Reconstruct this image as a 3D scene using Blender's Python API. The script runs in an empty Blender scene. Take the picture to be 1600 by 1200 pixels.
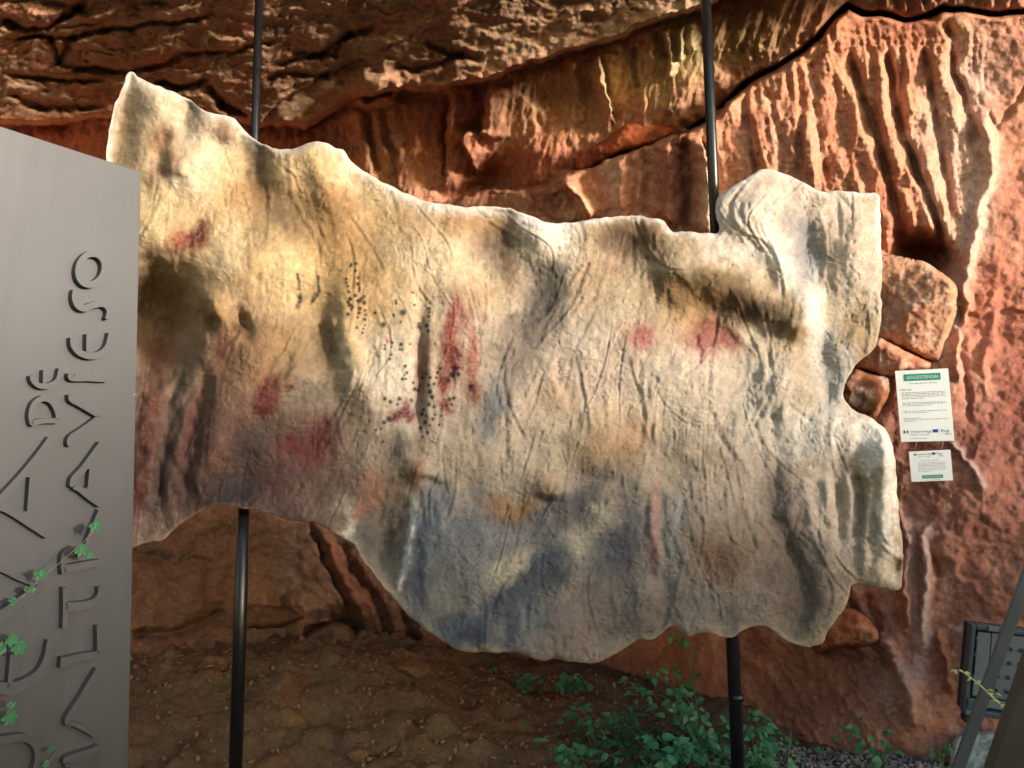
import bpy, bmesh, math, random
import numpy as np
from mathutils import Vector, Matrix

random.seed(7)
C = bpy.context.scene.collection
SC = bpy.context.scene

# ------------------------------------------------------------------ camera, sky, sun, exposure
PITCH = math.radians(7.4)
CAM = np.array([0.0, 0.0, 1.5])
FPX = 1200.0
cam = bpy.data.cameras.new('camera')
cam.sensor_width = 36.0
cam.lens = 27.0
cam.clip_start = 0.05
cam.clip_end = 3000.0
camo = bpy.data.objects.new('camera', cam)
camo.location = CAM
camo.rotation_euler = (math.pi / 2 + PITCH, 0, 0)
C.objects.link(camo)
SC.camera = camo

SUN_TO = Vector((0.80, -0.59, 0.085)).normalized()      # direction towards the low evening sun
SUN_EL = math.asin(SUN_TO.z)
SUN_AZ = math.atan2(SUN_TO.x, SUN_TO.y)                # clockwise from +Y
world = bpy.data.worlds.new('World')
SC.world = world
world.use_nodes = True
wn = world.node_tree
bg = wn.nodes['Background']
sky = wn.nodes.new('ShaderNodeTexSky')
sky.sky_type = 'NISHITA'
sky.sun_disc = False
sky.sun_elevation = SUN_EL
sky.sun_rotation = SUN_AZ
wn.links.new(sky.outputs[0], bg.inputs[0])
bg.inputs[1].default_value = 0.15
sun = bpy.data.lights.new('sun', 'SUN')
sun.energy = 1.75
sun.angle = math.radians(7.0)
sun.color = (1.0, 0.92, 0.83)
suno = bpy.data.objects.new('sun', sun)
suno.rotation_euler = (-SUN_TO).to_track_quat('-Z', 'Y').to_euler()
suno.location = (6, -7, 4)
C.objects.link(suno)
SC.view_settings.view_transform = 'Standard'
SC.view_settings.look = 'None'
SC.view_settings.gamma = 1
SC.view_settings.use_curve_mapping = False
SC.view_settings.exposure = 2.05

# ------------------------------------------------------------------ survey helpers (photo pixel -> world point at a depth)
sp, cp = math.sin(PITCH), math.cos(PITCH)
def ray(px, py):
    cx = (np.asarray(px, float) - 800) / FPX
    cy = (600 - np.asarray(py, float)) / FPX
    return np.stack([cx, cp - cy * sp, sp + cy * cp], -1)
def at(px, py, D):
    return CAM + ray(px, py) * np.asarray(D, float)[..., None]
def at_y(px, py, Y):
    r = ray(px, py)
    return CAM + r * (Y / r[..., 1])[..., None]
def to_px(P):
    d = P - CAM
    D = d[..., 1] * cp + d[..., 2] * sp
    u = d[..., 0] / D
    v = (-d[..., 1] * sp + d[..., 2] * cp) / D
    return 800 + u * FPX, 600 - v * FPX, D
def lin(c):
    c = np.asarray(c, float) / 255.0
    return np.where(c <= 0.04045, c / 12.92, ((c + 0.055) / 1.055) ** 2.4)

# ------------------------------------------------------------------ numpy noise
_rng = np.random.default_rng(11)
_TAB = _rng.random((512, 512)).astype(np.float32)
_ANG = _rng.random((512, 512)).astype(np.float32) * 2 * math.pi
_GX, _GY = np.cos(_ANG), np.sin(_ANG)
def gnoise(x, y, seed=0):
    x = np.asarray(x, np.float32) + seed * 37.13
    y = np.asarray(y, np.float32) + seed * 91.7
    xf, yf = np.floor(x), np.floor(y)
    fx, fy = x - xf, y - yf
    xi, yi = xf.astype(np.int64) & 511, yf.astype(np.int64) & 511
    x1, y1 = (xi + 1) & 511, (yi + 1) & 511
    u = fx * fx * fx * (fx * (fx * 6 - 15) + 10)
    v = fy * fy * fy * (fy * (fy * 6 - 15) + 10)
    a = _GX[yi, xi] * fx + _GY[yi, xi] * fy
    b = _GX[yi, x1] * (fx - 1) + _GY[yi, x1] * fy
    c = _GX[y1, xi] * fx + _GY[y1, xi] * (fy - 1)
    d = _GX[y1, x1] * (fx - 1) + _GY[y1, x1] * (fy - 1)
    return ((a + (b - a) * u) * (1 - v) + (c + (d - c) * u) * v) * 1.5
def fbm(x, y, oct=4, seed=0, gain=0.5):
    s, a, t = 0, 1.0, 0
    for i in range(oct):
        s = s + a * gnoise(x * 2 ** i, y * 2 ** i, seed + i * 3.3)
        t += a; a *= gain
    return s / t
def ridged(x, y, oct=4, seed=0, gain=0.5):
    s, a, t = 0, 1.0, 0
    for i in range(oct):
        s = s + a * (1 - 2 * np.abs(gnoise(x * 2 ** i, y * 2 ** i, seed + i * 5.1)))
        t += a; a *= gain
    return s / t
def cells(x, y, seed=0):
    """worley: distance to the nearest point, gap to the second, and a value per cell"""
    x = np.asarray(x, np.float32) + seed * 13.7
    y = np.asarray(y, np.float32) + seed * 29.1
    xi, yi = np.floor(x).astype(np.int64), np.floor(y).astype(np.int64)
    d1 = np.full(x.shape, 9, np.float32); d2 = d1.copy(); cid = np.zeros(x.shape, np.float32)
    for dx in (-1, 0, 1):
        for dy in (-1, 0, 1):
            X, Y = xi + dx, yi + dy
            ax, ay = X & 511, Y & 511
            qx = X + _TAB[ay, ax]; qy = Y + _TAB[ax, ay]
            d = np.hypot(qx - x, qy - y)
            near = d < d1
            d2 = np.where(near, d1, np.minimum(d2, d))
            cid = np.where(near, _TAB[(ay + 77) & 511, (ax + 191) & 511], cid)
            d1 = np.where(near, d, d1)
    return d1, d2 - d1, cid
def sstep(a, b, x):
    t = np.clip((x - a) / (b - a), 0, 1)
    return t * t * (3 - 2 * t)

# ------------------------------------------------------------------ traced features
def poly_dist(x, y, P):
    """distance to a polyline, side (+ on the left of its direction on the page = above for left-to-right), parameter 0..1"""
    P = np.asarray(P, float)
    best = np.full(x.shape, 1e9); side = np.ones(x.shape); par = np.zeros(x.shape)
    L = np.hypot(*(P[1:] - P[:-1]).T); cum = np.concatenate([[0], np.cumsum(L)]); tot = cum[-1]
    for i in range(len(P) - 1):
        ax, ay = P[i]; bx, by = P[i + 1]
        dx, dy = bx - ax, by - ay
        l2 = dx * dx + dy * dy + 1e-9
        t = np.clip(((x - ax) * dx + (y - ay) * dy) / l2, 0, 1)
        d = np.hypot(x - ax - t * dx, y - ay - t * dy)
        n = d < best - 1e-6
        best = np.where(n, d, best)
        side = np.where(n, np.sign(-(dx * (y - ay) - dy * (x - ax)) + 1e-9), side)
        par = np.where(n, (cum[i] + t * L[i]) / tot, par)
    return best, side, par
def box_of(P, m):
    P = np.asarray(P, float)
    return P[:, 0].min() - m, P[:, 0].max() + m, P[:, 1].min() - m, P[:, 1].max() + m
class Field:
    """works on flat arrays of survey coordinates; evaluates features only near where they act"""
    def __init__(s, x, y):
        s.x, s.y = x, y
    def near(s, b):
        return np.nonzero((s.x > b[0]) & (s.x < b[1]) & (s.y > b[2]) & (s.y < b[3]))[0]
    def gauss(s, cx, cy, rx, ry, ang=0, p=2):
        R = max(rx, ry) * 2.6
        i = s.near((cx - R, cx + R, cy - R, cy + R))
        a = math.radians(ang)
        dx, dy = s.x[i] - cx, s.y[i] - cy
        u = (dx * math.cos(a) + dy * math.sin(a)) / rx
        v = (-dx * math.sin(a) + dy * math.cos(a)) / ry
        r2 = u * u + v * v
        return i, np.exp(-r2 ** (p / 2))
    def line(s, P, w, taper=0.15):
        i = s.near(box_of(P, w * 3))
        d, sd, t = poly_dist(s.x[i], s.y[i], P)
        k = np.exp(-(d / w) ** 2)
        if taper: k = k * sstep(0, taper, t) * sstep(0, taper, 1 - t)
        return i, k
    def step(s, P, L):
        i = s.near(box_of(P, L * 4))
        d, sd, t = poly_dist(s.x[i], s.y[i], P)
        return i, d * sd, t
def inside_poly(x, y, P):
    P = np.asarray(P, float)
    c = np.zeros(x.shape, bool)
    n = len(P)
    for i in range(n):
        ax, ay = P[i]; bx, by = P[(i + 1) % n]
        if ay == by: continue
        cond = (ay > y) != (by > y)
        c ^= cond & (x < (bx - ax) * (y - ay) / (by - ay) + ax)
    return c

# ------------------------------------------------------------------ mesh helpers
def mesh_from(name, V, F, mat=None, parent=None, col=None, smooth=True):
    """V (n,3), F list of faces or int array (m,k)"""
    me = bpy.data.meshes.new(name)
    V = np.ascontiguousarray(V, np.float32)
    if isinstance(F, np.ndarray):
        m, k = F.shape
        me.vertices.add(len(V)); me.vertices.foreach_set('co', V.ravel())
        me.loops.add(m * k); me.loops.foreach_set('vertex_index', np.ascontiguousarray(F, np.int32).ravel())
        me.polygons.add(m)
        me.polygons.foreach_set('loop_start', np.arange(0, m * k, k, dtype=np.int32))
        me.update(calc_edges=True)
    else:
        me.from_pydata([tuple(map(float, v)) for v in V], [], F); me.update()
    if smooth:
        me.polygons.foreach_set('use_smooth', np.ones(len(me.polygons), bool))
    if col is not None:
        a = me.color_attributes.new('pigment', 'FLOAT_COLOR', 'POINT')
        rgba = np.ones((len(V), 4), np.float32); rgba[:, :3] = col
        a.data.foreach_set('color', rgba.ravel())
    if mat is not None: me.materials.append(mat)
    o = bpy.data.objects.new(name, me)
    C.objects.link(o)
    if parent is not None: o.parent = parent
    return o
def tag(o, label=None, cat=None, group=None, kind=None):
    if label: o['label'] = label
    if cat: o['category'] = cat
    if group: o['group'] = group
    if kind: o['kind'] = kind
    return o
def empty(name, loc=(0, 0, 0)):
    o = bpy.data.objects.new(name, None); o.empty_display_size = 0.1
    o.location = loc; C.objects.link(o)
    return o
def bm_obj(name, bm, mat, parent=None, smooth=False):
    me = bpy.data.meshes.new(name); bm.to_mesh(me); bm.free()
    if smooth: me.polygons.foreach_set('use_smooth', np.ones(len(me.polygons), bool))
    me.materials.append(mat)
    o = bpy.data.objects.new(name, me); C.objects.link(o)
    if parent is not None:
        o.parent = parent
        o.matrix_parent_inverse = Matrix.Translation(-Vector(parent.location))
    return o
def reparent(o, parent):
    o.parent = parent
    o.matrix_parent_inverse = Matrix.Translation(-Vector(parent.location))
    return o
def grid_faces(ny, nx):
    a = np.arange(ny * nx).reshape(ny, nx)
    return np.stack([a[:-1, :-1], a[:-1, 1:], a[1:, 1:], a[1:, :-1]], -1).reshape(-1, 4)
def tube_bm(bm, pts, radii, seg=10, cap=True):
    pts = [Vector(p) for p in pts]
    if not hasattr(radii, '__len__'): radii = [radii] * len(pts)
    rings = []
    up = None
    for i, p in enumerate(pts):
        t = (pts[min(i + 1, len(pts) - 1)] - pts[max(i - 1, 0)]).normalized()
        if up is None:
            up = t.orthogonal().normalized()
        up = (up - t * up.dot(t)).normalized()
        b = t.cross(up)
        rings.append([bm.verts.new(p + (up * math.cos(2 * math.pi * k / seg) + b * math.sin(2 * math.pi * k / seg)) * radii[i]) for k in range(seg)])
    for a, b in zip(rings[:-1], rings[1:]):
        for k in range(seg):
            f = bm.faces.new((a[k], a[(k + 1) % seg], b[(k + 1) % seg], b[k])); f.smooth = True
    if cap:
        bm.faces.new(rings[0][::-1]); bm.faces.new(rings[-1])
def box_bm(bm, o, ax, ay, az, bevel=0.0):
    """box from origin corner o and three edge vectors"""
    o, ax, ay, az = (Vector(v) for v in (o, ax, ay, az))
    v = [bm.verts.new(o + ax * i + ay * j + az * k) for k in (0, 1) for j in (0, 1) for i in (0, 1)]
    fs = [bm.faces.new([v[i] for i in f]) for f in ((0, 2, 3, 1), (4, 5, 7, 6), (0, 1, 5, 4), (2, 6, 7, 3), (0, 4, 6, 2), (1, 3, 7, 5))]
    bmesh.ops.recalc_face_normals(bm, faces=fs)
    if bevel:
        es = list({e for f in fs for e in f.edges})
        bmesh.ops.bevel(bm, geom=es, offset=bevel, segments=2, affect='EDGES', profile=0.5)

# ------------------------------------------------------------------ materials
def new_mat(name):
    m = bpy.data.materials.new(name); m.use_nodes = True
    nt = m.node_tree
    return m, nt, nt.nodes['Principled BSDF']
def rock_mat(name, rough=0.85, spec=0.3, scales=((90, 0.5, 0.004), (350, 0.5, 0.0012)), vary=0.25, speck=None):
    """pigment attribute, broken up by grain; two scales of fine relief"""
    m, nt, b = new_mat(name)
    N, Lk = nt.nodes, nt.links
    at_ = N.new('ShaderNodeAttribute'); at_.attribute_name = 'pigment'
    tc = N.new('ShaderNodeTexCoord')
    n1 = N.new('ShaderNodeTexNoise'); n1.inputs['Scale'].default_value = 38; n1.inputs['Detail'].default_value = 8; n1.inputs['Roughness'].default_value = 0.7
    Lk.new(tc.outputs['Object'], n1.inputs['Vector'])
    mr = N.new('ShaderNodeMapRange'); mr.inputs[1].default_value = 0.3; mr.inputs[2].default_value = 0.7
    mr.inputs[3].default_value = 1 - vary; mr.inputs[4].default_value = 1 + vary
    Lk.new(n1.outputs[0], mr.inputs[0])
    mx = N.new('ShaderNodeMix'); mx.data_type = 'RGBA'; mx.blend_type = 'MULTIPLY'; mx.inputs[0].default_value = 1
    Lk.new(at_.outputs['Color'], mx.inputs[6]); Lk.new(mr.outputs[0], mx.inputs[7])
    out = mx.outputs[2]
    if speck:
        n3 = N.new('ShaderNodeTexNoise'); n3.inputs['Scale'].default_value = speck[0]; n3.inputs['Detail'].default_value = 3
        Lk.new(tc.outputs['Object'], n3.inputs['Vector'])
        m3 = N.new('ShaderNodeMapRange'); m3.inputs[1].default_value = speck[1]; m3.inputs[2].default_value = speck[1] + 0.12
        Lk.new(n3.outputs[0], m3.inputs[0])
        x3 = N.new('ShaderNodeMix'); x3.data_type = 'RGBA'
        mm = N.new('ShaderNodeMath'); mm.operation = 'MULTIPLY'; mm.inputs[1].default_value = speck[3]
        Lk.new(m3.outputs[0], mm.inputs[0]); Lk.new(mm.outputs[0], x3.inputs[0])
        Lk.new(out, x3.inputs[6]); x3.inputs[7].default_value = (*lin(speck[2]), 1)
        out = x3.outputs[2]
    Lk.new(out, b.inputs['Base Color'])
    prev = None
    for sc, st, dist in scales:
        n = N.new('ShaderNodeTexNoise'); n.inputs['Scale'].default_value = sc; n.inputs['Detail'].default_value = 5; n.inputs['Roughness'].default_value = 0.6
        Lk.new(tc.outputs['Object'], n.inputs['Vector'])
        bp = N.new('ShaderNodeBump'); bp.inputs['Distance'].default_value = dist
        pn = N.new('ShaderNodeTexNoise'); pn.inputs['Scale'].default_value = sc / 22; pn.inputs['Detail'].default_value = 4
        Lk.new(tc.outputs['Object'], pn.inputs['Vector'])
        pm = N.new('ShaderNodeMapRange'); pm.inputs[1].default_value = .36; pm.inputs[2].default_value = .64; pm.inputs[3].default_value = st * .15; pm.inputs[4].default_value = min(st * 1.6, 1)
        Lk.new(pn.outputs[0], pm.inputs[0]); Lk.new(pm.outputs[0], bp.inputs['Strength'])
        Lk.new(n.outputs[0], bp.inputs['Height'])
        if prev: Lk.new(prev.outputs[0], bp.inputs['Normal'])
        prev = bp
    Lk.new(prev.outputs[0], b.inputs['Normal'])
    b.inputs['Roughness'].default_value = rough
    b.inputs['Specular IOR Level'].default_value = spec
    return m
def plain_mat(name, rgb, rough=0.5, metal=0.0, spec=0.5, vary=0.12, scale=12, bump=0.0, trans=0.0, stretch=(1, 1, 1)):
    m, nt, b = new_mat(name)
    N, Lk = nt.nodes, nt.links
    tc = N.new('ShaderNodeTexCoord'); mp = N.new('ShaderNodeMapping'); mp.inputs['Scale'].default_value = stretch
    Lk.new(tc.outputs['Object'], mp.inputs['Vector'])
    n = N.new('ShaderNodeTexNoise'); n.inputs['Scale'].default_value = scale; n.inputs['Detail'].default_value = 6; n.inputs['Roughness'].default_value = 0.65
    Lk.new(mp.outputs[0], n.inputs['Vector'])
    mr = N.new('ShaderNodeMapRange'); mr.inputs[1].default_value = 0.3; mr.inputs[2].default_value = 0.7; mr.inputs[3].default_value = 1 - vary; mr.inputs[4].default_value = 1 + vary
    Lk.new(n.outputs[0], mr.inputs[0])
    mx = N.new('ShaderNodeMix'); mx.data_type = 'RGBA'; mx.blend_type = 'MULTIPLY'; mx.inputs[0].default_value = 1
    mx.inputs[6].default_value = (*lin(rgb), 1); Lk.new(mr.outputs[0], mx.inputs[7])
    Lk.new(mx.outputs[2], b.inputs['Base Color'])
    r2 = N.new('ShaderNodeMapRange'); r2.inputs[3].default_value = max(rough - 0.1, 0.02); r2.inputs[4].default_value = min(rough + 0.1, 1)
    Lk.new(n.outputs[0], r2.inputs[0]); Lk.new(r2.outputs[0], b.inputs['Roughness'])
    b.inputs['Metallic'].default_value = metal
    b.inputs['Specular IOR Level'].default_value = spec
    if bump:
        bp = N.new('ShaderNodeBump'); bp.inputs['Strength'].default_value = bump; bp.inputs['Distance'].default_value = 0.004
        Lk.new(n.outputs[0], bp.inputs['Height']); Lk.new(bp.outputs[0], b.inputs['Normal'])
    if trans:
        tr = N.new('ShaderNodeBsdfTranslucent'); Lk.new(mx.outputs[2], tr.inputs['Color'])
        ms = N.new('ShaderNodeMixShader'); ms.inputs[0].default_value = trans
        Lk.new(b.outputs[0], ms.inputs[1]); Lk.new(tr.outputs[0], ms.inputs[2])
        Lk.new(ms.outputs[0], N['Material Output'].inputs[0])
    return m
# ------------------------------------------------------------------ cave rock: one continuous surface of real depth
M_rock = rock_mat('cave_rock', rough=0.95, spec=0.12, scales=((48, 0.4, 0.010), (150, 0.6, 0.006)), vary=0.3)
def axis(lo, a, b, hi, step, grow):
    mid = np.arange(a, b + step, step)
    left, s, x = [], step, a
    while x > lo:
        s *= grow; x -= s; left.append(x)
    right, s, x = [], step, mid[-1]
    while x < hi:
        s *= grow; x += s; right.append(x)
    return np.concatenate([left[::-1], mid, right])
CTRL = np.array([
    # ceiling, rising a little towards the opening
    (-900, -800, 1.75), (0, -800, 1.8), (900, -800, 1.8), (2200, -800, 1.7),
    (-700, -400, 2.2), (0, -400, 2.38), (400, -400, 2.4), (900, -400, 2.5), (1500, -400, 2.6), (2200, -400, 2.3),
    (-700, 0, 2.8), (0, 0, 3.2), (400, 0, 3.27), (700, 0, 3.36), (1000, 0, 3.5), (200, -60, 3.05), (600, -80, 3.08),
    (0, 100, 3.62), (250, 100, 3.72), (450, 100, 3.8), (620, 90, 3.84), (800, 60, 3.72), (900, 40, 3.66), (-400, 100, 3.2),
    (0, 175, 4.08), (200, 170, 4.2), (450, 180, 4.25), (-400, 200, 3.6),
    # back wall
    (0, 260, 4.6), (300, 260, 4.8), (560, 200, 4.5), (600, 300, 4.55), (750, 200, 4.2), (800, 320, 4.2), (900, 150, 3.98), (1000, 280, 3.85), (1000, 110, 3.8), (1080, 60, 3.66), (1090, 300, 3.72),
    (1180, 200, 3.56), (1200, 50, 3.55), (1300, 250, 3.5), (1400, 20, 3.45), (1400, 250, 3.47), (1550, 50, 3.42), (1560, 250, 3.42), (1480, 300, 3.45),
    (1700, 200, 3.38), (1900, 0, 3.32), (2200, 100, 3.0), (1440, 480, 3.38), (1560, 500, 3.33), (1440, 640, 3.28), (1590, 650, 3.2), (1700, 600, 3.15), (1900, 600, 3.05), (2200, 600, 2.9),
    (1480, 760, 3.24), (1590, 900, 3.16), (1440, 900, 3.3), (1350, 1000, 3.42), (1250, 1060, 3.6), (1420, 1100, 3.25), (1300, 1160, 3.4), (1500, 1150, 3.2), (1900, 1100, 2.9), (2200, 1500, 2.6), (1500, 1500, 3.0), (1000, 1500, 3.6),
    (1100, 600, 3.9), (1100, 1050, 3.95), (950, 1060, 4.6), (800, 1030, 4.9), (700, 1000, 4.8), (560, 900, 4.75), (560, 1010, 4.8), (620, 850, 4.6), (400, 860, 4.7), (300, 900, 4.5), (250, 1000, 4.1), (400, 1000, 4.5), (100, 900, 4.2),
    (300, 600, 4.9), (700, 600, 4.6), (-300, 600, 3.9), (-700, 600, 2.9), (-300, 1000, 3.6), (-700, 1200, 2.8), (300, 1300, 3.9), (700, 1300, 4.3), (-900, 200, 2.4),
])
def rbf(x, y):
    X = CTRL[:, :2] / 400.0; d = CTRL[:, 2]
    n = len(d)
    r = np.hypot(X[:, None, 0] - X[None, :, 0], X[:, None, 1] - X[None, :, 1])
    K = np.where(r > 0, r * r * np.log(r + 1e-9), 0) + 0.02 * np.eye(n)
    P = np.concatenate([np.ones((n, 1)), X], 1)
    A = np.block([[K, P], [P.T, np.zeros((3, 3))]])
    w = np.linalg.solve(A, np.concatenate([d, np.zeros(3)]))
    out = np.zeros(x.shape)
    xs, ys = x / 400.0, y / 400.0
    for i in range(n):
        r2 = (xs - X[i, 0]) ** 2 + (ys - X[i, 1]) ** 2 + 1e-12
        out += w[i] * 0.5 * r2 * np.log(r2)
    return out + w[n] + w[n + 1] * xs + w[n + 2] * ys

ax_ = axis(-800, -60, 1660, 1880, 2.1, 1.09)
ay_ = axis(-380, -60, 1230, 1500, 2.1, 1.09)
GXX, GYY = np.meshgrid(ax_, ay_)
wx, wy = GXX.ravel(), GYY.ravel()
# irregular outlines: features are read through a small warp
wxw = wx + 9 * fbm(wx / 70, wy / 70, 3, 1) + 3 * gnoise(wx / 14, wy / 14, 2)
wyw = wy + 9 * fbm(wx / 70, wy / 70, 3, 4) + 3 * gnoise(wx / 14, wy / 14, 5)
Fw = Field(wxw, wyw)
Fs = Field(wx + 3 * gnoise(wx / 30, wy / 30, 8), wy + 3 * gnoise(wx / 30, wy / 30, 9))
# coarse evaluation of the smooth base, bilinear up
def coarse(fn, step=24):
    cx = np.arange(-950, 2400, step); cy = np.arange(-900, 1600, step)
    X, Y = np.meshgrid(cx, cy); Z = fn(X.ravel().astype(float), Y.ravel().astype(float)).reshape(X.shape)
    u = (wx - cx[0]) / step; v = (wy - cy[0]) / step
    i = np.clip(u.astype(int), 0, len(cx) - 2); j = np.clip(v.astype(int), 0, len(cy) - 2)
    fu, fv = u - i, v - j
    fu = fu * fu * (3 - 2 * fu) * 0 + fu
    return (Z[j, i] * (1 - fu) + Z[j, i + 1] * fu) * (1 - fv) + (Z[j + 1, i] * (1 - fu) + Z[j + 1, i + 1] * fu) * fv
wd = coarse(rbf)

CREV = [(-900, 230), (-300, 215), (0, 190), (180, 180), (300, 172), (400, 190), (480, 196), (552, 152), (608, 138), (694, 141), (748, 124), (810, 103), (888, 79), (965, 58), (1043, 27), (1101, 8), (1180, -25), (1350, -90), (1700, -200), (2400, -330)]
LEDGE = [(640, 330), (709, 310), (752, 300), (822, 298), (856, 291), (895, 268), (926, 260), (1004, 229), (1058, 213), (1105, 190), (1122, 175)]
CRACK = [(1058, 212), (1105, 190), (1122, 175), (1153, 140), (1195, 115), (1244, 87), (1276, 60), (1304, 28), (1325, 10), (1349, 21), (1377, 21), (1412, 33), (1447, 26), (1475, 14), (1517, 16), (1563, 24), (1600, 17), (1700, 5), (1900, -10)]

i, s, t = Fw.step(CREV, 70)
sideC = np.zeros(len(wx)); dC, sC, _ = poly_dist(wx, wy, CREV); sgnC = dC * sC
above = sgnC > 0
wd[i] += -0.25 * sstep(-5, 4, s) * np.exp(-np.clip(s, 0, None) / 90) + 0.22 * np.exp(-np.clip(-s, 0, None) / 26) * sstep(5, -7, s)
i, s, t = Fw.step(LEDGE, 50)
tt = sstep(0, 0.2, t)
wd[i] += tt * (0.20 * np.exp(-np.clip(s, 0, None) / 34) * sstep(-3, 3, s) - 0.13 * np.exp(-np.clip(-s, 0, None) / 60) * sstep(4, -3, s))
i, s, t = Fs.step(CRACK, 70)
wd[i] += 0.17 * np.exp(-(s / 4.5) ** 2) * sstep(0, 0.04, t) + np.where(s > 0, 0.03 * np.exp(-np.abs(s) / 25), -0.03 * np.exp(-np.abs(s) / 40))

# region masks
ceil = sstep(-15, 25, sgnC)                                         # rough ceiling above the crevice
right = sstep(1080, 1160, wx) * (1 - ceil)
lowleft = sstep(760, 840, wy) * sstep(760, 620, wx)
mid = (1 - ceil) * (1 - right) * (1 - lowleft)

# ceiling: broken flakes and strata running down to the left
ang = math.radians(-14)
cu = (wx * math.cos(ang) + wy * math.sin(ang)); cv = (-wx * math.sin(ang) + wy * math.cos(ang))
wrp = 26 * fbm(wx / 90, wy / 90, 3, 21)
cu2 = cu + 1.2 * wrp; cv2 = cv + 1.3 * wrp + 8 * gnoise(wx / 30, wy / 30, 12)
ceilfar = sstep(-200, 60, wy) * 0.5 + 0.5
d1, gap, cid = cells(cu2 / 105, cv2 / 38, 3)
rough_zone = ceil * (1 - 0.55 * sstep(430, 560, wx) * sstep(0, 60, wy))
wd += .42 * rough_zone * (-0.055 * ridged(cu2 / 130, cv2 / 45, 4, 31) - 0.12 * (cid - 0.5) * sstep(0, .35, gap) + 0.02 * np.exp(-(gap / 0.08) ** 2) * sstep(-.1, .3, fbm(wx / 60, wy / 40, 2, 32)))
d1b, gapb, cidb = cells(cu2 / 40, cv2 / 17, 6)
wd += .42 * rough_zone * (-0.035 * (cidb - 0.5) - 0.02 * ridged(cu2 / 30, cv2 / 13, 3, 14) + 0.008 * np.exp(-(gapb / 0.1) ** 2))
wd += ceil * (-0.035 * fbm(wx / 60, wy / 36, 5, 41, .55) - 0.006 * ridged(wx / 15, wy / 10, 3, 43))
CEIL_CR = [([(0, 30), (40, 45), (75, 45), (95, 30), (140, 5)], 6, .07), ([(0, 62), (60, 58), (110, 62), (190, 40), (280, 35), (350, 20)], 5, .06),
           ([(80, 50), (85, 75), (95, 95), (110, 70), (125, 50)], 5, .05), ([(90, 95), (130, 108), (210, 110), (300, 85), (380, 75), (450, 60)], 5, .06),
           ([(0, 118), (90, 125), (170, 130)], 5, .05), ([(0, 150), (80, 165), (170, 170)], 6, .06), ([(240, 120), (275, 140), (310, 132), (330, 118)], 6, .09),
           ([(320, 130), (350, 165), (395, 185)], 7, .10), ([(420, 110), (480, 90), (540, 60), (600, 30)], 6, .06), ([(455, 80), (520, 85), (560, 40)], 6, .06),
           ([(410, 130), (450, 115), (520, 118)], 5, .05), ([(610, 95), (640, 110), (690, 105), (740, 75)], 6, .04), ([(660, 60), (700, 85), (760, 90)], 6, .04)]
for P, w, a in CEIL_CR:
    i, k = Fw.line(P, w); wd[i] += a * k
# lip of the smooth band under the rough ceiling
i, s, t = Fw.step([(400, 190), (440, 155), (500, 115), (600, 75), (700, 25), (760, -10), (900, -60)], 30)
wd[i] += (-0.05 * np.exp(-np.clip(s, 0, None) / 25) * (s > -2) + 0.03 * np.exp(-np.clip(-s, 0, None) / 20) * (s < 0))
i, k = Fw.gauss(581, 132, 28, 20, -20); wd[i] -= 0.14 * k
i, k = Fw.line([(548, 156), (575, 164), (608, 152), (625, 130)], 7); wd[i] -= 0.10 * k

# middle wall: upright sheets, plates and hollows
wd += mid * (-0.045 * fbm(wx / 120, wy / 140, 4, 51) - 0.03 * ridged((wx + 0.15 * wy) / 60, wy / 230, 4, 52) - 0.012 * ridged((wx + .2 * wy) / 16, wy / 60, 3, 53) - 0.006 * fbm(wx / 8, wy / 11, 3, 54))
d1, gap, cid = cells((wx + 18 * fbm(wx / 50, wy / 50, 2, 5)) / 95, (wy + 18 * fbm(wx / 50, wy / 50, 2, 6)) / 140, 9)
wd += mid * 0.05 * (cid - .5) * sstep(0, .12, gap)
for P, L, a in [([(770, 125), (760, 150), (755, 190), (752, 215)], 30, .07), ([(752, 205), (735, 205), (722, 222), (735, 245), (745, 280)], 22, .06), ([(703, 145), (700, 175), (694, 220), (695, 300)], 35, .05),
                ([(940, 85), (945, 130), (955, 175), (965, 195)], 18, -.05), ([(600, 165), (612, 200), (622, 260), (620, 310)], 18, .03), ([(1096, 210), (1102, 250), (1108, 300), (1112, 370)], 14, -.09)]:
    i, s, t = Fw.step(P[::-1], L)
    wd[i] += a * np.exp(-(s / L) ** 2) * np.sign(s) * sstep(0, .1, t) * sstep(0, .1, 1 - t)
for P, w, a in [([(555, 165), (562, 200), (575, 260), (585, 290)], 7, -.05), ([(585, 172), (597, 210), (610, 280)], 8, -.04), ([(572, 170), (580, 220), (590, 270)], 5, .05),
                ([(700, 145), (703, 160), (697, 180), (695, 230), (692, 280)], 4, .05), ([(745, 128), (752, 160), (750, 205)], 9, .06), ([(893, 92), (905, 150), (910, 200)], 6, -.03),
                ([(935, 85), (940, 130), (958, 180)], 5, -.04), ([(990, 70), (995, 110), (1000, 140)], 6, .03), ([(1040, 45), (1050, 90), (1048, 120)], 5, -.05), ([(1060, 40), (1066, 70), (1062, 95)], 5, -.05), ([(1030, 50), (1036, 90)], 5, .04), ([(1075, 35), (1082, 80)], 6, -.04),
                ([(1000, 235), (1010, 280), (1005, 340)], 6, .03), ([(965, 245), (970, 290), (975, 350)], 7, -.03), ([(1040, 225), (1046, 280), (1040, 350)], 8, -.035), ([(1070, 215), (1072, 290), (1070, 360)], 8, .06),
                ([(865, 295), (880, 320), (893, 350)], 6, -.06), ([(888, 280), (905, 310), (925, 345)], 8, -.08), ([(870, 300), (893, 350)], 4, .05)]:
    i, k = Fw.line(P, w, .1); wd[i] += a * k
i, k = Fw.gauss(770, 275, 45, 28, -20); wd[i] += 0.15 * k
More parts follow.
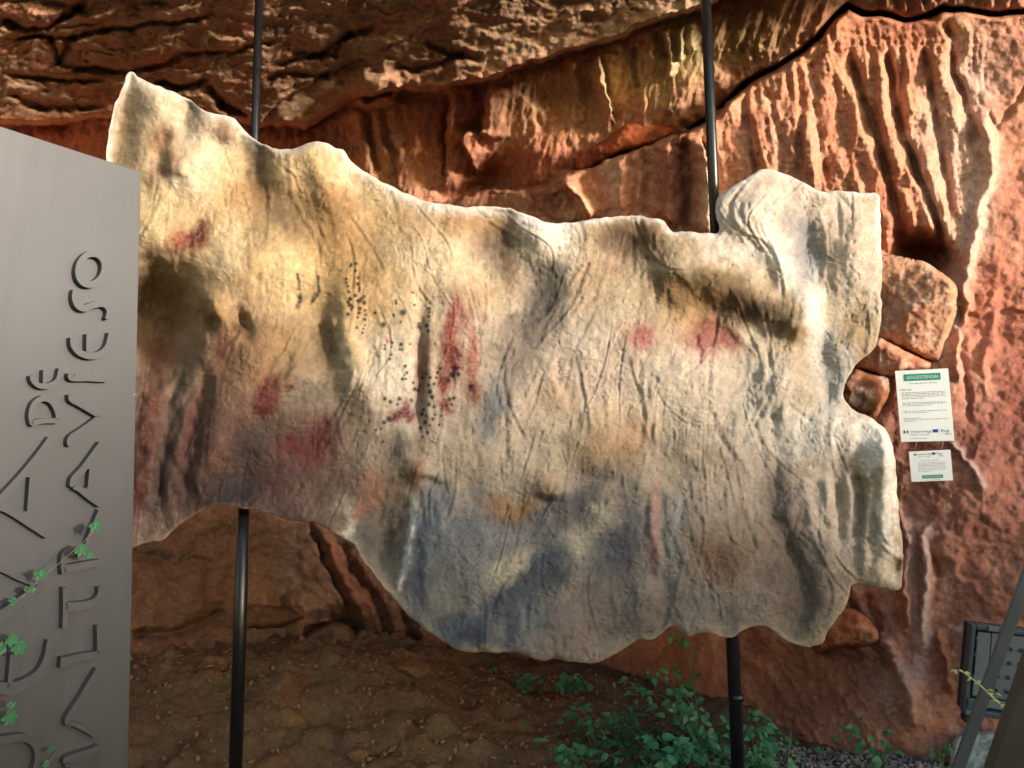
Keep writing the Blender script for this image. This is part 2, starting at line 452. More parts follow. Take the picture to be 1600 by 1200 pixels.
i, k = Fw.gauss(888, 283, 16, 14); wd[i] -= 0.07 * k

# right wall: draped flutes of flowstone, then a smoother buttress
FL = [[(1159, 147), (1170, 200), (1181, 262), (1184, 300)], [(1195, 133), (1208, 170), (1220, 217), (1222, 280)], [(1248, 101), (1252, 150), (1251, 196), (1247, 280)], [(1265, 91), (1272, 140), (1276, 196), (1286, 250), (1295, 300)],
      [(1325, 77), (1338, 120), (1353, 168), (1366, 205), (1377, 245), (1391, 287), (1405, 350), (1412, 400)], [(1360, 70), (1364, 120), (1370, 175), (1380, 225), (1390, 278)], [(1384, 70), (1391, 110), (1395, 150), (1405, 196), (1418, 230), (1430, 262), (1445, 300), (1458, 332), (1475, 385), (1484, 425)],
      [(1409, 70), (1412, 105), (1407, 145), (1405, 185)], [(1440, 66), (1450, 110), (1458, 157), (1467, 210), (1475, 262), (1482, 310), (1487, 350)], [(1475, 28), (1491, 63), (1489, 115), (1507, 147), (1521, 203), (1514, 241)], [(1230, 110), (1236, 160), (1236, 230)], [(1176, 140), (1195, 190), (1203, 260)], [(1302, 110), (1318, 180), (1328, 260), (1325, 300)], [(1345, 250), (1360, 310), (1375, 370), (1380, 410)], [(1420, 290), (1440, 350), (1452, 400)]]
FLA = np.array([.07, .06, .09, .07, .12, .05, .15, .05, .08, .09, .04, .04, .03, .06, .05]) * .78
fmask = np.zeros(len(wx))
for P, a in zip(FL, FLA):
    i, s, t = Fs.step(P, 10)
    en = sstep(0, .08, t) * sstep(0, .12, 1 - t)
    # steep to the left of each groove, soft bulge to its right
    sr = -s                                                          # right of a downward line
    wd[i] += a * en * (np.exp(-(s / 6.5) ** 2) * 0.8 - 0.35 * np.exp(-((np.abs(s) - 19) / 15) ** 2)) * (.75 + .5 * gnoise(wx[i] / 30, wy[i] / 40, 66))
    fmask[i] = np.maximum(fmask[i], en * np.exp(-(s / 45) ** 2))
flz = right * sstep(25, 70, wy) * sstep(440, 380, wy) * sstep(1560, 1500, wx)
sl = (wx - 0.16 * (wy - 60))
wd += flz * (0.030 * ridged(sl / 55 + 0.5 * gnoise(wx / 60, wy / 120, 3), wy / 420, 3, 61) - 0.012 * fbm(sl / 9, wy / 34, 3, 62) - 0.012 * ridged(wx / 24 + .5 * gnoise(wx / 20, wy / 20, 68), wy / 16, 3, 69) * sstep(-.2, .3, fbm(wx / 50, wy / 50, 2, 70)) - .006 * fbm(wx / 6, wy / 6, 2, 75))
wd += right * (-0.045 * fbm(wx / 120, wy / 120, 4, 63) + 0.012 * ridged((wx + .3 * wy) / 60, (wy - .2 * wx) / 50, 4, 64) - 0.007 * fbm(wx / 16, wy / 14, 4, 65, .6) + 0.003 * ridged(wx / 22, wy / 18, 3, 67))
d1, gap, cid = cells((wx + 25 * fbm(wx / 60, wy / 60, 2, 15)) / 130, (wy + 25 * fbm(wx / 60, wy / 60, 2, 16)) / 120, 19)
low = right * sstep(380, 520, wy)
wd += low * 0.035 * (cid - .5) * sstep(0, .15, gap)
sh = right * sstep(900, 1000, wy) * sstep(1470, 1400, wx)             # ribbed slab at lower right, ribs run down to the right
ru = (wx * 0.55 + wy * 0.83); rv = (-wx * 0.83 + wy * 0.55)
wd += sh * (-0.03 * ridged(rv / 48, ru / 120, 4, 71) - 0.015 * ridged(rv / 14, ru / 30, 3, 72))
# upper right brow above the crack, drip-grooved
up = right * sstep(40, 0, sgnC * 0 + wy - 60) * (wx > 1120)
wd += sstep(1090, 1130, wx) * sstep(1330, 1290, wx) * sstep(110, 60, wy) * (-0.04 * ridged((wx + .3 * wy) / 34, wy / 160, 3, 73))
wd += sstep(1330, 1380, wx) * sstep(28, 10, wy) * (-0.04 * ridged(wx / 26, wy / 90, 3, 74))
for b in ((1440, 400, 48, 34, 25, .32), (1432, 482, 72, 88, 0, .04), (1400, 566, 70, 34, 15, .05), (1350, 612, 44, 44, 0, .06), (1325, 985, 50, 36, 0, .04)):
    i, k = Fw.gauss(*b[:5], 3); wd[i] += b[5] * k
if 0: pass         # hollow under the flutes
for P, w, a in [([(1535, 171), (1545, 225), (1549, 270), (1530, 330), (1514, 420), (1500, 470)], 9, -.05), ([(1425, 830), (1442, 833), (1449, 888), (1442, 936), (1446, 987), (1441, 1024)], 9, -.05), ([(1376, 987), (1405, 1046), (1427, 1090), (1431, 1145)], 12, -.07),
                ([(1475, 690), (1500, 705), (1530, 745), (1541, 772)], 5, -.025), ([(1400, 780), (1420, 850), (1412, 930), (1425, 990)], 8, -.04), ([(1460, 980), (1480, 1040), (1490, 1090)], 6, -.035), ([(1540, 170), (1560, 200), (1590, 160), (1610, 130)], 4, .02),
                ([(1500, 440), (1515, 470), (1500, 540), (1495, 600)], 6, -.04), ([(1505, 470), (1506, 560), (1512, 660)], 5, .03), ([(1440, 830), (1460, 870), (1470, 905)], 5, .025), ([(1320, 930), (1345, 960), (1362, 1000), (1390, 1050)], 6, .05), ([(1270, 1010), (1310, 1015), (1350, 1035)], 8, .06)]:
    i, k = Fw.line(P, w, .12); wd[i] += a * k
for P, a in [([(1350, 925), (1360, 950), (1380, 990)], .04)]:
    i, k = Fw.line(P, 8); wd[i] += a * k

# low left recess: lumpy sandstone and slanting ribs
wd += lowleft * (-0.09 * fbm(wx / 110, wy / 80, 4, 81) - 0.03 * ridged(wx / 60, wy / 40, 4, 82) - 0.008 * fbm(wx / 12, wy / 10, 3, 83))
for P, w, a in [([(478, 815), (500, 850), (520, 890), (540, 935), (556, 990), (562, 1050)], 6, .06), ([(492, 820), (520, 860), (548, 920), (570, 985), (580, 1050)], 8, -.035), ([(525, 840), (560, 895), (590, 950), (605, 1010), (612, 1060)], 7, .04),
                ([(560, 870), (600, 935), (620, 990), (630, 1060)], 8, -.03), ([(620, 950), (650, 1000), (660, 1060)], 8, .05), ([(650, 975), (690, 1020), (700, 1070)], 8, -.05), ([(700, 1010), (730, 1050)], 8, .04),
                ([(205, 995), (260, 990), (310, 972), (360, 960)], 8, .09), ([(200, 860), (280, 880), (330, 872)], 8, .04), ([(330, 870), (325, 930), (335, 965)], 8, .03), ([(440, 930), (450, 960), (462, 990)], 7, .05), ([(470, 915), (455, 940), (470, 985), (478, 1010)], 9, -.06), ([(380, 965), (430, 970), (470, 962)], 7, .07)]:
    i, k = Fw.line(P, w, .1); wd[i] += a * k
i, k = Fw.gauss(515, 985, 50, 28, -8, 3); wd[i] += 0.22 * k
i, k = Fw.gauss(720, 1045, 70, 14, 8, 3); wd[i] += 0.15 * k

# ---- rock colours, some shade mixed in
wc = np.zeros((len(wx), 3))
def base(mask, c): wc[:] = wc * (1 - mask[:, None]) + lin(c) * mask[:, None]
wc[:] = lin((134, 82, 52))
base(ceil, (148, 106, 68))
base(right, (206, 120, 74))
base(right * sstep(420, 700, wy) * .8, (150, 92, 74))  # duller lower right wall: its shade is put into the colour
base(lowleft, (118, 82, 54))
def mott(c, mask, scx, scy, seed, lo, hi, amt):
    k = sstep(lo, hi, fbm(wx / scx, wy / scy, 5, seed, .6)) * mask * amt
    wc[:] = wc * (1 - k[:, None]) + lin(c) * k[:, None]
mott((168, 128, 84), ceil, 70, 40, 91, 0.0, .5, .7)
mott((104, 76, 44), ceil, 90, 50, 92, 0.0, .4, .8)
mott((168, 92, 46), ceil, 110, 50, 93, .12, .4, .75)
mott((92, 84, 62), ceil, 60, 30, 94, .15, .45, .6)
mott((160, 82, 42), mid, 60, 110, 95, 0, .45, .7)
mott((98, 48, 30), mid, 50, 120, 96, .05, .4, .7)
mott((150, 112, 66), mid, 80, 60, 97, .15, .5, .55)
mott((204, 132, 96), right, 40, 150, 98, .02, .4, .6)
mott((186, 96, 52), right, 55, 80, 99, .05, .4, .75)
mott((158, 90, 64), right, 90, 70, 101, .1, .45, .6)
mott((222, 170, 136), right * sstep(1560, 1480, wx), 30, 110, 102, .18, .45, .4)
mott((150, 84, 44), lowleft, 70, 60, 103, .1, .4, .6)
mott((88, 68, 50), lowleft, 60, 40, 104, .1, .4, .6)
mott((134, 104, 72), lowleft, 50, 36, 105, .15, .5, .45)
def blot(cx, cy, rx, ry, c, a, ang=0, p=2):
    i, k = Fw.gauss(cx, cy, rx, ry, ang, p); k = (k * a)[:, None]
    wc[i] = wc[i] * (1 - k) + lin(c) * k
def streak(P, w, c, a, taper=.12):
    i, k = Fw.line(P, w, taper); k = (k * a)[:, None]
    wc[i] = wc[i] * (1 - k) + lin(c) * k
# ochre and olive flow on the upper middle wall, burnt reds with recess shade painted in lower down
for b in [(880, 150, 90, 50, (146, 106, 58), .7, -15), (1010, 105, 80, 40, (160, 128, 66), .75, -15), (1080, 60, 50, 40, (158, 136, 74), .8, 0), (1160, 55, 70, 55, (150, 128, 74), .85, -25), (1230, 30, 60, 40, (142, 122, 78), .8, -25), (1290, -5, 60, 30, (120, 100, 70), .7),
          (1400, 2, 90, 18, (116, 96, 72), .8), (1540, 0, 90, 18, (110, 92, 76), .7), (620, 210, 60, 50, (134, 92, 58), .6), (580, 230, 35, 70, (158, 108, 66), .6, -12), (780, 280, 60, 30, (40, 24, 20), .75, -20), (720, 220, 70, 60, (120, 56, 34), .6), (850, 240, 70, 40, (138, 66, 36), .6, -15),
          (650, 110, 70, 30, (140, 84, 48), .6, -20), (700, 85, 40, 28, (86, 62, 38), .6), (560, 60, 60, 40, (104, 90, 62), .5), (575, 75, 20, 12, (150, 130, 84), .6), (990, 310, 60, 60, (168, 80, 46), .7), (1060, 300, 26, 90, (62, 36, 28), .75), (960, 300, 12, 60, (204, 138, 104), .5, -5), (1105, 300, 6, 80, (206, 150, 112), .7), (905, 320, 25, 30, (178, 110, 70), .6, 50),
          (1340, 45, 90, 22, (196, 112, 66), .8), (1440, 50, 50, 22, (186, 98, 60), .7), (1495, 42, 24, 22, (236, 170, 104), .6), (1520, 120, 30, 70, (222, 170, 150), .75, -15), (1560, 90, 50, 60, (206, 144, 122), .6), (1500, 260, 40, 90, (228, 178, 150), .7, -15), (1530, 330, 24, 80, (230, 184, 158), .7, 12), (1450, 180, 30, 50, (218, 160, 130), .5), (1340, 200, 26, 90, (214, 148, 108), .45), (1330, 240, 18, 50, (186, 84, 42), .6),
          (1290, 200, 14, 70, (164, 88, 56), .6), (1400, 330, 26, 70, (160, 78, 44), .6, -15), (1440, 400, 50, 36, (110, 56, 36), .7), (1580, 300, 50, 90, (196, 106, 76), .6), (1560, 480, 60, 100, (176, 82, 52), .7), (1590, 640, 60, 120, (140, 62, 44), .7), (1520, 690, 50, 50, (116, 54, 42), .6), (1540, 830, 70, 80, (120, 60, 46), .6), (1470, 800, 40, 40, (134, 72, 58), .6), (1420, 850, 22, 70, (176, 130, 120), .65), (1445, 930, 10, 110, (186, 146, 138), .6), (1560, 950, 60, 50, (108, 60, 48), .6), (1490, 1020, 40, 90, (110, 66, 54), .6),
          (1340, 1060, 70, 60, (112, 70, 56), .6), (1410, 1060, 24, 34, (160, 134, 130), .6, 40), (1390, 1090, 40, 60, (128, 94, 82), .6), (1260, 1050, 60, 50, (108, 62, 42), .6), (1200, 1010, 50, 26, (140, 68, 40), .6), (1240, 1110, 60, 50, (88, 52, 40), .6), (1100, 1060, 70, 60, (104, 52, 34), .6), (1400, 640, 26, 70, (120, 66, 52), .6), (1440, 1010, 8, 60, (196, 160, 150), .5),
          (880, 1050, 120, 40, (74, 36, 26), .8), (1010, 1060, 60, 60, (92, 44, 28), .7), (760, 1050, 90, 40, (58, 34, 28), .7), (450, 870, 50, 50, (92, 70, 56), .5), (345, 900, 40, 60, (134, 84, 46), .55), (400, 930, 22, 50, (168, 108, 56), .6), (430, 960, 30, 14, (156, 90, 46), .5), (560, 900, 60, 90, (74, 38, 26), .8, -25), (640, 1000, 60, 60, (66, 38, 30), .8, -30), (760, 1030, 90, 30, (50, 32, 28), .75), (530, 880, 8, 60, (140, 66, 36), .5, -25), (1500, 480, 12, 50, (212, 164, 136), .6), (1498, 570, 14, 30, (200, 140, 108), .5)]:  # dark blots under the panel: red-brown rock plus recess shade in the colour
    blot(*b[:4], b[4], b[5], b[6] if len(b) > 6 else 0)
STREAK_A = .4
for s_ in [([(1535, 171), (1545, 225), (1549, 270), (1530, 330), (1514, 420), (1500, 470)], 10, (238, 196, 170), .8), ([(1405, 196), (1425, 232), (1440, 262), (1458, 310), (1474, 350), (1490, 410), (1494, 450)], 9, (236, 188, 164), .75), ([(1475, 690), (1500, 705), (1530, 745), (1541, 772)], 5, (214, 190, 178), .8), ([(1442, 833), (1449, 888), (1442, 936), (1446, 987), (1441, 1024)], 6, (198, 166, 156), .7),
           ([(1376, 987), (1405, 1046), (1427, 1090), (1431, 1145)], 6, (186, 156, 148), .6), ([(1190, 140), (1210, 190), (1216, 240)], 6, (228, 176, 146), .6), ([(1262, 95), (1272, 150), (1274, 200), (1280, 250)], 5, (226, 170, 138), .6), ([(1376, 80), (1386, 140), (1398, 190)], 5, (226, 168, 136), .5), ([(1145, 170), (1158, 220), (1165, 260)], 8, (214, 150, 110), .6), ([(1140, 200), (1145, 240)], 4, (206, 84, 30), .7),
           ([(1090, 215), (1096, 280), (1104, 360)], 5, (198, 140, 104), .5), ([(1040, 45), (1050, 90), (1048, 120)], 6, (206, 186, 130), .6), ([(1060, 40), (1066, 70), (1062, 95)], 6, (200, 184, 124), .5), ([(935, 85), (940, 130), (958, 180)], 6, (196, 158, 92), .6), ([(1480, 975), (1495, 985), (1502, 970)], 2.5, (206, 176, 160), .8), ([(1430, 830), (1450, 830), (1455, 842)], 8, (200, 176, 170), .7), ([(300, 172), (400, 190), (480, 196), (552, 152)], 9, (70, 50, 36), .5)]:
    streak(s_[0], s_[1] * 1.5, s_[2], s_[3] * STREAK_A)
i, s, t = Fs.step(CRACK, 10)
k = (np.exp(-(s / 5) ** 2) * .8)[:, None]; wc[i] = wc[i] * (1 - k) + lin((46, 30, 24)) * k
for P, w, a in CEIL_CR: streak(P, w * .8, (66, 48, 32), .6)
jit = (1 + .16 * fbm(wx / 7, wy / 7, 3, 111) + .10 * fbm(wx / 26, wy / 26, 3, 112))[:, None]
wc = np.clip(wc * jit, .01, .9)

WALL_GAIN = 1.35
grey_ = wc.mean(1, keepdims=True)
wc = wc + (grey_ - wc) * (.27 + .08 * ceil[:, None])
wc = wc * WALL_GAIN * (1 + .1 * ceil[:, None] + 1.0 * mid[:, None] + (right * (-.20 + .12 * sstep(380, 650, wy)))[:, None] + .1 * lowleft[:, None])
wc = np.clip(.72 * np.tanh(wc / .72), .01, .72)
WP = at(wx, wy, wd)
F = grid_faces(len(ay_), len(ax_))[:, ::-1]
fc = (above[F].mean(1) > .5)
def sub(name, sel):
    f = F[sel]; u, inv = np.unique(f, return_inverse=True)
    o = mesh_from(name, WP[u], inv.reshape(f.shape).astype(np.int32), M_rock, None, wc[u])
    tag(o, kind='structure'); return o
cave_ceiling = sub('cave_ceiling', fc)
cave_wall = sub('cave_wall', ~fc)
wall_depth_grid = wd.reshape(len(ay_), len(ax_))
def wall_depth(px, py):
    j = np.clip(np.searchsorted(ay_, py), 0, len(ay_) - 1); i = np.clip(np.searchsorted(ax_, px), 0, len(ax_) - 1)
    return float(wall_depth_grid[j, i])
# ------------------------------------------------------------------ the painted relief: replica of a decorated cave wall, hung on two poles
M_panel = rock_mat('painted_plaster', rough=0.8, spec=0.3, scales=((110, 0.38, 0.006), (330, 0.6, 0.003)), vary=0.24)
PANEL_Y = 2.8
OUT = [(206, 110), (213, 118), (230, 127), (253, 137), (272, 145), (285, 152), (298, 156), (308, 167), (330, 177), (352, 181), (367, 186), (377, 198), (386, 208), (396, 216), (405, 222), (425, 230), (440, 234), (460, 232), (472, 227), (480, 224), (488, 220), (508, 222), (520, 229), (535, 234), (542, 242), (547, 252),
       (570, 268), (592, 281), (620, 295), (645, 307), (668, 315), (700, 320), (732, 324), (743, 323), (753, 321), (775, 323), (803, 327), (815, 332), (830, 339), (842, 341), (850, 346), (870, 350), (893, 348), (915, 344), (935, 341), (965, 338), (1002, 336), (1020, 341), (1038, 344), (1043, 351), (1046, 359), (1053, 364), (1065, 361), (1085, 363), (1105, 365), (1123, 364),
       (1124, 352), (1119, 340), (1117, 325), (1119, 311), (1128, 302), (1150, 288), (1173, 275), (1190, 265), (1200, 263), (1215, 267), (1240, 277), (1260, 287), (1280, 299), (1291, 301), (1303, 296), (1315, 297), (1340, 302), (1355, 301), (1370, 300), (1375, 307), (1376, 328), (1377, 380), (1378, 420), (1378, 450), (1373, 460), (1378, 469), (1377, 490), (1375, 517), (1366, 546), (1352, 556), (1342, 565), (1335, 573), (1325, 590), (1319, 607), (1317, 620), (1325, 633), (1340, 645), (1362, 652), (1372, 662), (1383, 670), (1392, 685), (1396, 704), (1400, 730), (1401, 765), (1403, 780), (1405, 815), (1409, 842), (1411, 863), (1412, 887), (1410, 907), (1406, 922), (1398, 923), (1385, 920), (1365, 917), (1350, 915), (1340, 911), (1330, 914), (1328, 922), (1326, 940), (1318, 953), (1306, 968), (1297, 980), (1289, 993), (1286, 1006), (1272, 1009), (1258, 1012), (1240, 1007), (1222, 997), (1208, 986), (1195, 979), (1180, 977), (1173, 978), (1167, 985), (1160, 984), (1154, 992), (1142, 996), (1130, 996), (1110, 990), (1098, 988), (1085, 993), (1075, 996), (1064, 988), (1058, 977), (1047, 978), (1035, 987), (1022, 1000), (1010, 1000), (998, 997), (985, 1007), (963, 1021), (946, 1030), (934, 1036), (905, 1036), (881, 1032), (862, 1029), (850, 1034), (835, 1030), (815, 1022), (803, 1017), (790, 1019), (775, 1021), (760, 1018), (740, 1020), (720, 1018), (705, 1010), (690, 1001), (667, 985), (650, 972), (635, 960), (622, 945), (618, 936), (600, 918), (585, 896), (568, 877), (558, 859), (553, 850), (538, 842), (520, 833), (504, 821), (486, 816), (468, 815), (450, 812), (425, 803), (400, 797), (380, 795), (355, 790), (340, 788), (326, 791), (312, 799), (299, 808), (284, 817), (274, 826), (261, 839), (254, 845), (235, 846), (222, 850), (207, 855),
       (180, 861), (150, 850), (132, 800), (126, 700), (120, 600), (124, 500), (135, 420), (150, 330), (162, 280), (166, 250), (167, 225), (172, 195), (177, 168), (191, 141), (196, 122), (201, 112)]
OUT = np.array(OUT, float)
# roughen the traced outline a little
def densify(P, step=5.0, amp=1.3, seed=3):
    out = []
    n = len(P)
    for k in range(n):
        a, b = P[k], P[(k + 1) % n]
        m = max(int(np.hypot(*(b - a)) / step), 1)
        for j in range(m):
            out.append(a + (b - a) * j / m)
    Q = np.array(out)
    # Chaikin-like smoothing keeps the outline from looking cut with a ruler
    Q = 0.25 * np.roll(Q, 1, 0) + 0.5 * Q + 0.25 * np.roll(Q, -1, 0)
    s = np.arange(len(Q)) * step
    Q[:, 0] += amp * gnoise(s / 11, s * 0 + 3, seed); Q[:, 1] += amp * gnoise(s / 11, s * 0 + 9, seed + 2)
    return Q

def relief_slab(name, outline_px, to_world, height, colour, cell, mat, parent=None, rim_depth=0.05, rim_col=None, rim_in=0.6, dens=5.0, amp=1.0, back_every=6):
    """a slab whose silhouette is `outline_px`, standing on the surface to_world(px,py); height() lifts it towards the viewer; closed by a rim and a back"""
    Q = densify(np.asarray(outline_px, float), dens, amp, seed=len(outline_px))
    x0, y0 = Q.min(0) - 2 * cell; x1, y1 = Q.max(0) + 2 * cell
    gx = np.arange(x0, x1, cell); gy = np.arange(y0, y1, cell)
    X, Y = np.meshgrid(gx, gy)
    ins = inside_poly(X.ravel(), Y.ravel(), Q).reshape(X.shape)
    fm = ins[:-1, :-1] & ins[:-1, 1:] & ins[1:, 1:] & ins[1:, :-1]
    F = grid_faces(len(gy), len(gx))[fm.ravel()]
    u, inv = np.unique(F, return_inverse=True)
    F = inv.reshape(F.shape)
    px, py = X.ravel()[u], Y.ravel()[u]
    # open edges
    E = np.concatenate([F[:, [0, 1]], F[:, [1, 2]], F[:, [2, 3]], F[:, [3, 0]]])
    key = np.minimum(E[:, 0], E[:, 1]).astype(np.int64) * (len(u) + 1) + np.maximum(E[:, 0], E[:, 1])
    uk, idx, cnt = np.unique(key, return_index=True, return_counts=True)
    BE = E[idx[cnt == 1]]
    bv = np.unique(BE)
    # pull the border onto the traced outline
    P2 = np.stack([px[bv], py[bv]], 1)
    best = np.full(len(bv), 1e9); tgt = P2.copy()
    n = len(Q)
    for k in range(n):
        a, b = Q[k], Q[(k + 1) % n]; d = b - a
        t = np.clip(((P2 - a) @ d) / (d @ d + 1e-9), 0, 1)
        c = a + t[:, None] * d
        dist = np.hypot(*(P2 - c).T)
        m = dist < best
        best[m] = dist[m]; tgt[m] = c[m]
    px[bv], py[bv] = tgt[:, 0], tgt[:, 1]
    # distance to the outline (only matters near it)
    dist = np.full(len(px), 1e9)
    for k in range(0, n):
        a, b = Q[k], Q[(k + 1) % n]
        m = np.nonzero((np.abs(px - (a[0] + b[0]) / 2) < 70) & (np.abs(py - (a[1] + b[1]) / 2) < 70))[0]
        d = b - a
        t = np.clip(((px[m] - a[0]) * d[0] + (py[m] - a[1]) * d[1]) / (d @ d + 1e-9), 0, 1)
        dist[m] = np.minimum(dist[m], np.hypot(px[m] - a[0] - t * d[0], py[m] - a[1] - t * d[1]))
    B = to_world(px, py)
    tov = CAM - B; tov /= np.linalg.norm(tov, axis=1)[:, None]
    h = height(px, py, dist)
    V = B + tov * h[:, None]
    col = colour(px, py, dist)
    # rim: rolled back away from the viewer and slightly inwards
    ctr = np.array([px.mean(), py.mean()])
    nb = len(bv); remap = np.full(len(px), -1); remap[bv] = np.arange(nb)
    # inward normal in survey space from neighbours' centroid
    nrm = np.zeros((len(px), 2)); fcx, fcy = px[F].mean(1), py[F].mean(1)
    for j in range(4):
        np.add.at(nrm, F[:, j], np.stack([fcx - px[F[:, j]], fcy - py[F[:, j]]], 1))
    ni = nrm[bv]; ni /= np.linalg.norm(ni, axis=1)[:, None] + 1e-9
    rings = [V]; cols = [col]
    rc = lin(rim_col) if rim_col is not None else None
    for f_, inn in ((0.45, 0.05), (1.0, rim_in)):
        q = np.stack([px[bv], py[bv]], 1) + ni * inn * 8
        W = to_world(q[:, 0], q[:, 1])
        W = W - (CAM - W) / np.linalg.norm(CAM - W, axis=1)[:, None] * rim_depth * f_ + (V[bv] - B[bv]) * (1 - 0.4 * f_)
        rings.append(W)
        cols.append(np.tile(rc, (nb, 1)) if rc is not None else col[bv] * .9)
    o1 = len(px); o2 = o1 + nb
    a, b = BE[:, 0], BE[:, 1]
    R1 = np.stack([b, a, o1 + remap[a], o1 + remap[b]], 1)
    R2 = np.stack([o1 + remap[b], o1 + remap[a], o2 + remap[a], o2 + remap[b]], 1)
    allF = [F, R1, R2]
    # coarse back
    kx, ky = gx[::back_every], gy[::back_every]
    bx, by = np.meshgrid(kx, ky)
    bi = inside_poly(bx.ravel(), by.ravel(), Q).reshape(bx.shape)
    bf = bi[:-1, :-1] & bi[:-1, 1:] & bi[1:, 1:] & bi[1:, :-1]
    if bf.any():
        FB = grid_faces(len(ky), len(kx))[bf.ravel()][:, ::-1]
        ub, ib = np.unique(FB, return_inverse=True)
        W = to_world(bx.ravel()[ub], by.ravel()[ub])
        full = np.full(X.size, -1); full[u] = np.arange(len(u))       # the back follows the relief, a hand's breadth behind it
        gi = ((ub // len(kx)) * back_every) * len(gx) + (ub % len(kx)) * back_every
        hb = np.where(full[gi] >= 0, h[np.clip(full[gi], 0, None)], 0.0)
        W = W - (CAM - W) / np.linalg.norm(CAM - W, axis=1)[:, None] * np.maximum(rim_depth, .035 - hb)[:, None]
        rings.append(W); cols.append(np.tile(col.mean(0), (len(ub), 1)))
        allF.append(ib.reshape(FB.shape) + o2 + nb)
    Vv = np.concatenate(rings); Cc = np.clip(np.concatenate(cols), .005, .95); Ff = np.concatenate(allF)[:, ::-1]
    return mesh_from(name, Vv, Ff.astype(np.int32), mat, parent, Cc)

BUMPS = [  # cx, cy, rx, ry, angle, metres towards the viewer, (power)
    (290, 262, 48, 52, 0, .045), (228, 145, 28, 34, 20, .03), (300, 168, 16, 44, 12, -.035), (250, 165, 14, 30, 0, .015), (190, 200, 26, 70, 8, -.05), (215, 240, 30, 36, 0, .02), (345, 205, 40, 20, 25, .02),
    (402, 258, 24, 52, -4, -.04), (350, 220, 26, 18, 20, -.02), (452, 262, 36, 48, 0, .025), (500, 262, 26, 60, -25, .045), (470, 345, 30, 40, -15, -.03), (250, 370, 40, 44, 0, .035), (360, 400, 50, 60, 0, .035), (420, 330, 30, 36, 30, -.018), (440, 400, 60, 60, 0, .03),
    (238, 505, 64, 84, 14, -.24, 3.2), (338, 488, 34, 20, 40, .05), (376, 505, 11, 22, -25, -.045), (400, 560, 50, 60, 0, .03), (360, 640, 40, 90, 8, .03), (430, 620, 60, 90, 12, .02),
    (505, 525, 26, 56, -6, -.03), (548, 540, 22, 70, -8, .03), (560, 450, 50, 60, 0, .02), (590, 600, 50, 70, 20, .035), (520, 640, 40, 50, 0, -.015), (480, 700, 60, 50, 0, -.012), (380, 745, 50, 40, -8, -.03), (330, 700, 30, 70, 10, .02),
    (785, 385, 34, 50, -18, -.045), (835, 362, 30, 20, 0, .02), (690, 400, 60, 60, 0, .025), (860, 400, 40, 40, 0, .02), (985, 380, 46, 32, 10, -.025), (920, 380, 30, 30, 0, .02), (1025, 375, 22, 28, 0, .025), (1060, 410, 40, 40, 20, .02),
    (845, 460, 30, 70, 20, -.02), (960, 520, 80, 60, 0, .02), (1100, 430, 70, 30, 20, .045), (1190, 470, 70, 30, 24, .045), (1243, 510, 18, 18, 0, .035), (1150, 525, 70, 26, 22, -.012), (1105, 500, 30, 40, 0, -.02), (1080, 590, 80, 50, 0, .02),
    (1165, 350, 40, 50, 20, .04), (1195, 320, 50, 40, 20, .03), (1262, 400, 24, 90, -8, -.035), (1225, 420, 22, 60, -25, .035), (1340, 380, 30, 90, 0, .03), (1330, 500, 40, 40, 0, -.02), (1285, 560, 22, 60, -6, -.035), (1265, 475, 16, 50, 0, .03),
    (1220, 610, 40, 60, 0, .03), (1320, 690, 60, 40, 10, .05), (1380, 700, 24, 50, 0, .045), (1300, 640, 40, 30, 40, .015), (1385, 800, 18, 120, 0, .035), (1398, 885, 14, 13, 20, -.035), (1370, 890, 20, 25, 0, .02), (1310, 790, 14, 70, 0, -.025), (1340, 790, 10, 70, 0, -.02), (1245, 760, 30, 60, 0, .015), (1230, 850, 26, 70, -24, -.03), (1290, 860, 24, 60, -10, .02), (1250, 950, 26, 60, 12, -.035), (1170, 900, 50, 60, 0, .02), (1275, 965, 22, 40, 20, .015),
    (598, 860, 34, 74, 14, -.05), (652, 736, 20, 16, 20, .04), (668, 752, 16, 8, 20, -.02), (640, 700, 26, 24, 0, .025), (862, 760, 26, 26, 0, .025), (855, 782, 22, 8, 10, -.02), (800, 800, 40, 40, 0, -.015), (720, 860, 60, 90, 10, .025), (880, 900, 70, 50, -45, .012), (960, 900, 40, 70, 0, -.015), (940, 700, 50, 60, 0, .02), (940, 745, 44, 20, 10, -.015), (1090, 860, 50, 70, 0, .02), (790, 680, 50, 80, 0, .015), (740, 560, 40, 90, 0, .015), (655, 590, 11, 110, 2, -.028),
    (870, 990, 60, 40, 0, .012), (700, 970, 30, 40, 30, -.012), (760, 990, 12, 30, 10, .015), (790, 985, 12, 36, 10, -.015), (1000, 960, 20, 50, 0, .015), (1040, 950, 18, 40, 0, -.015), (1110, 950, 30, 40, 0, .01),
]
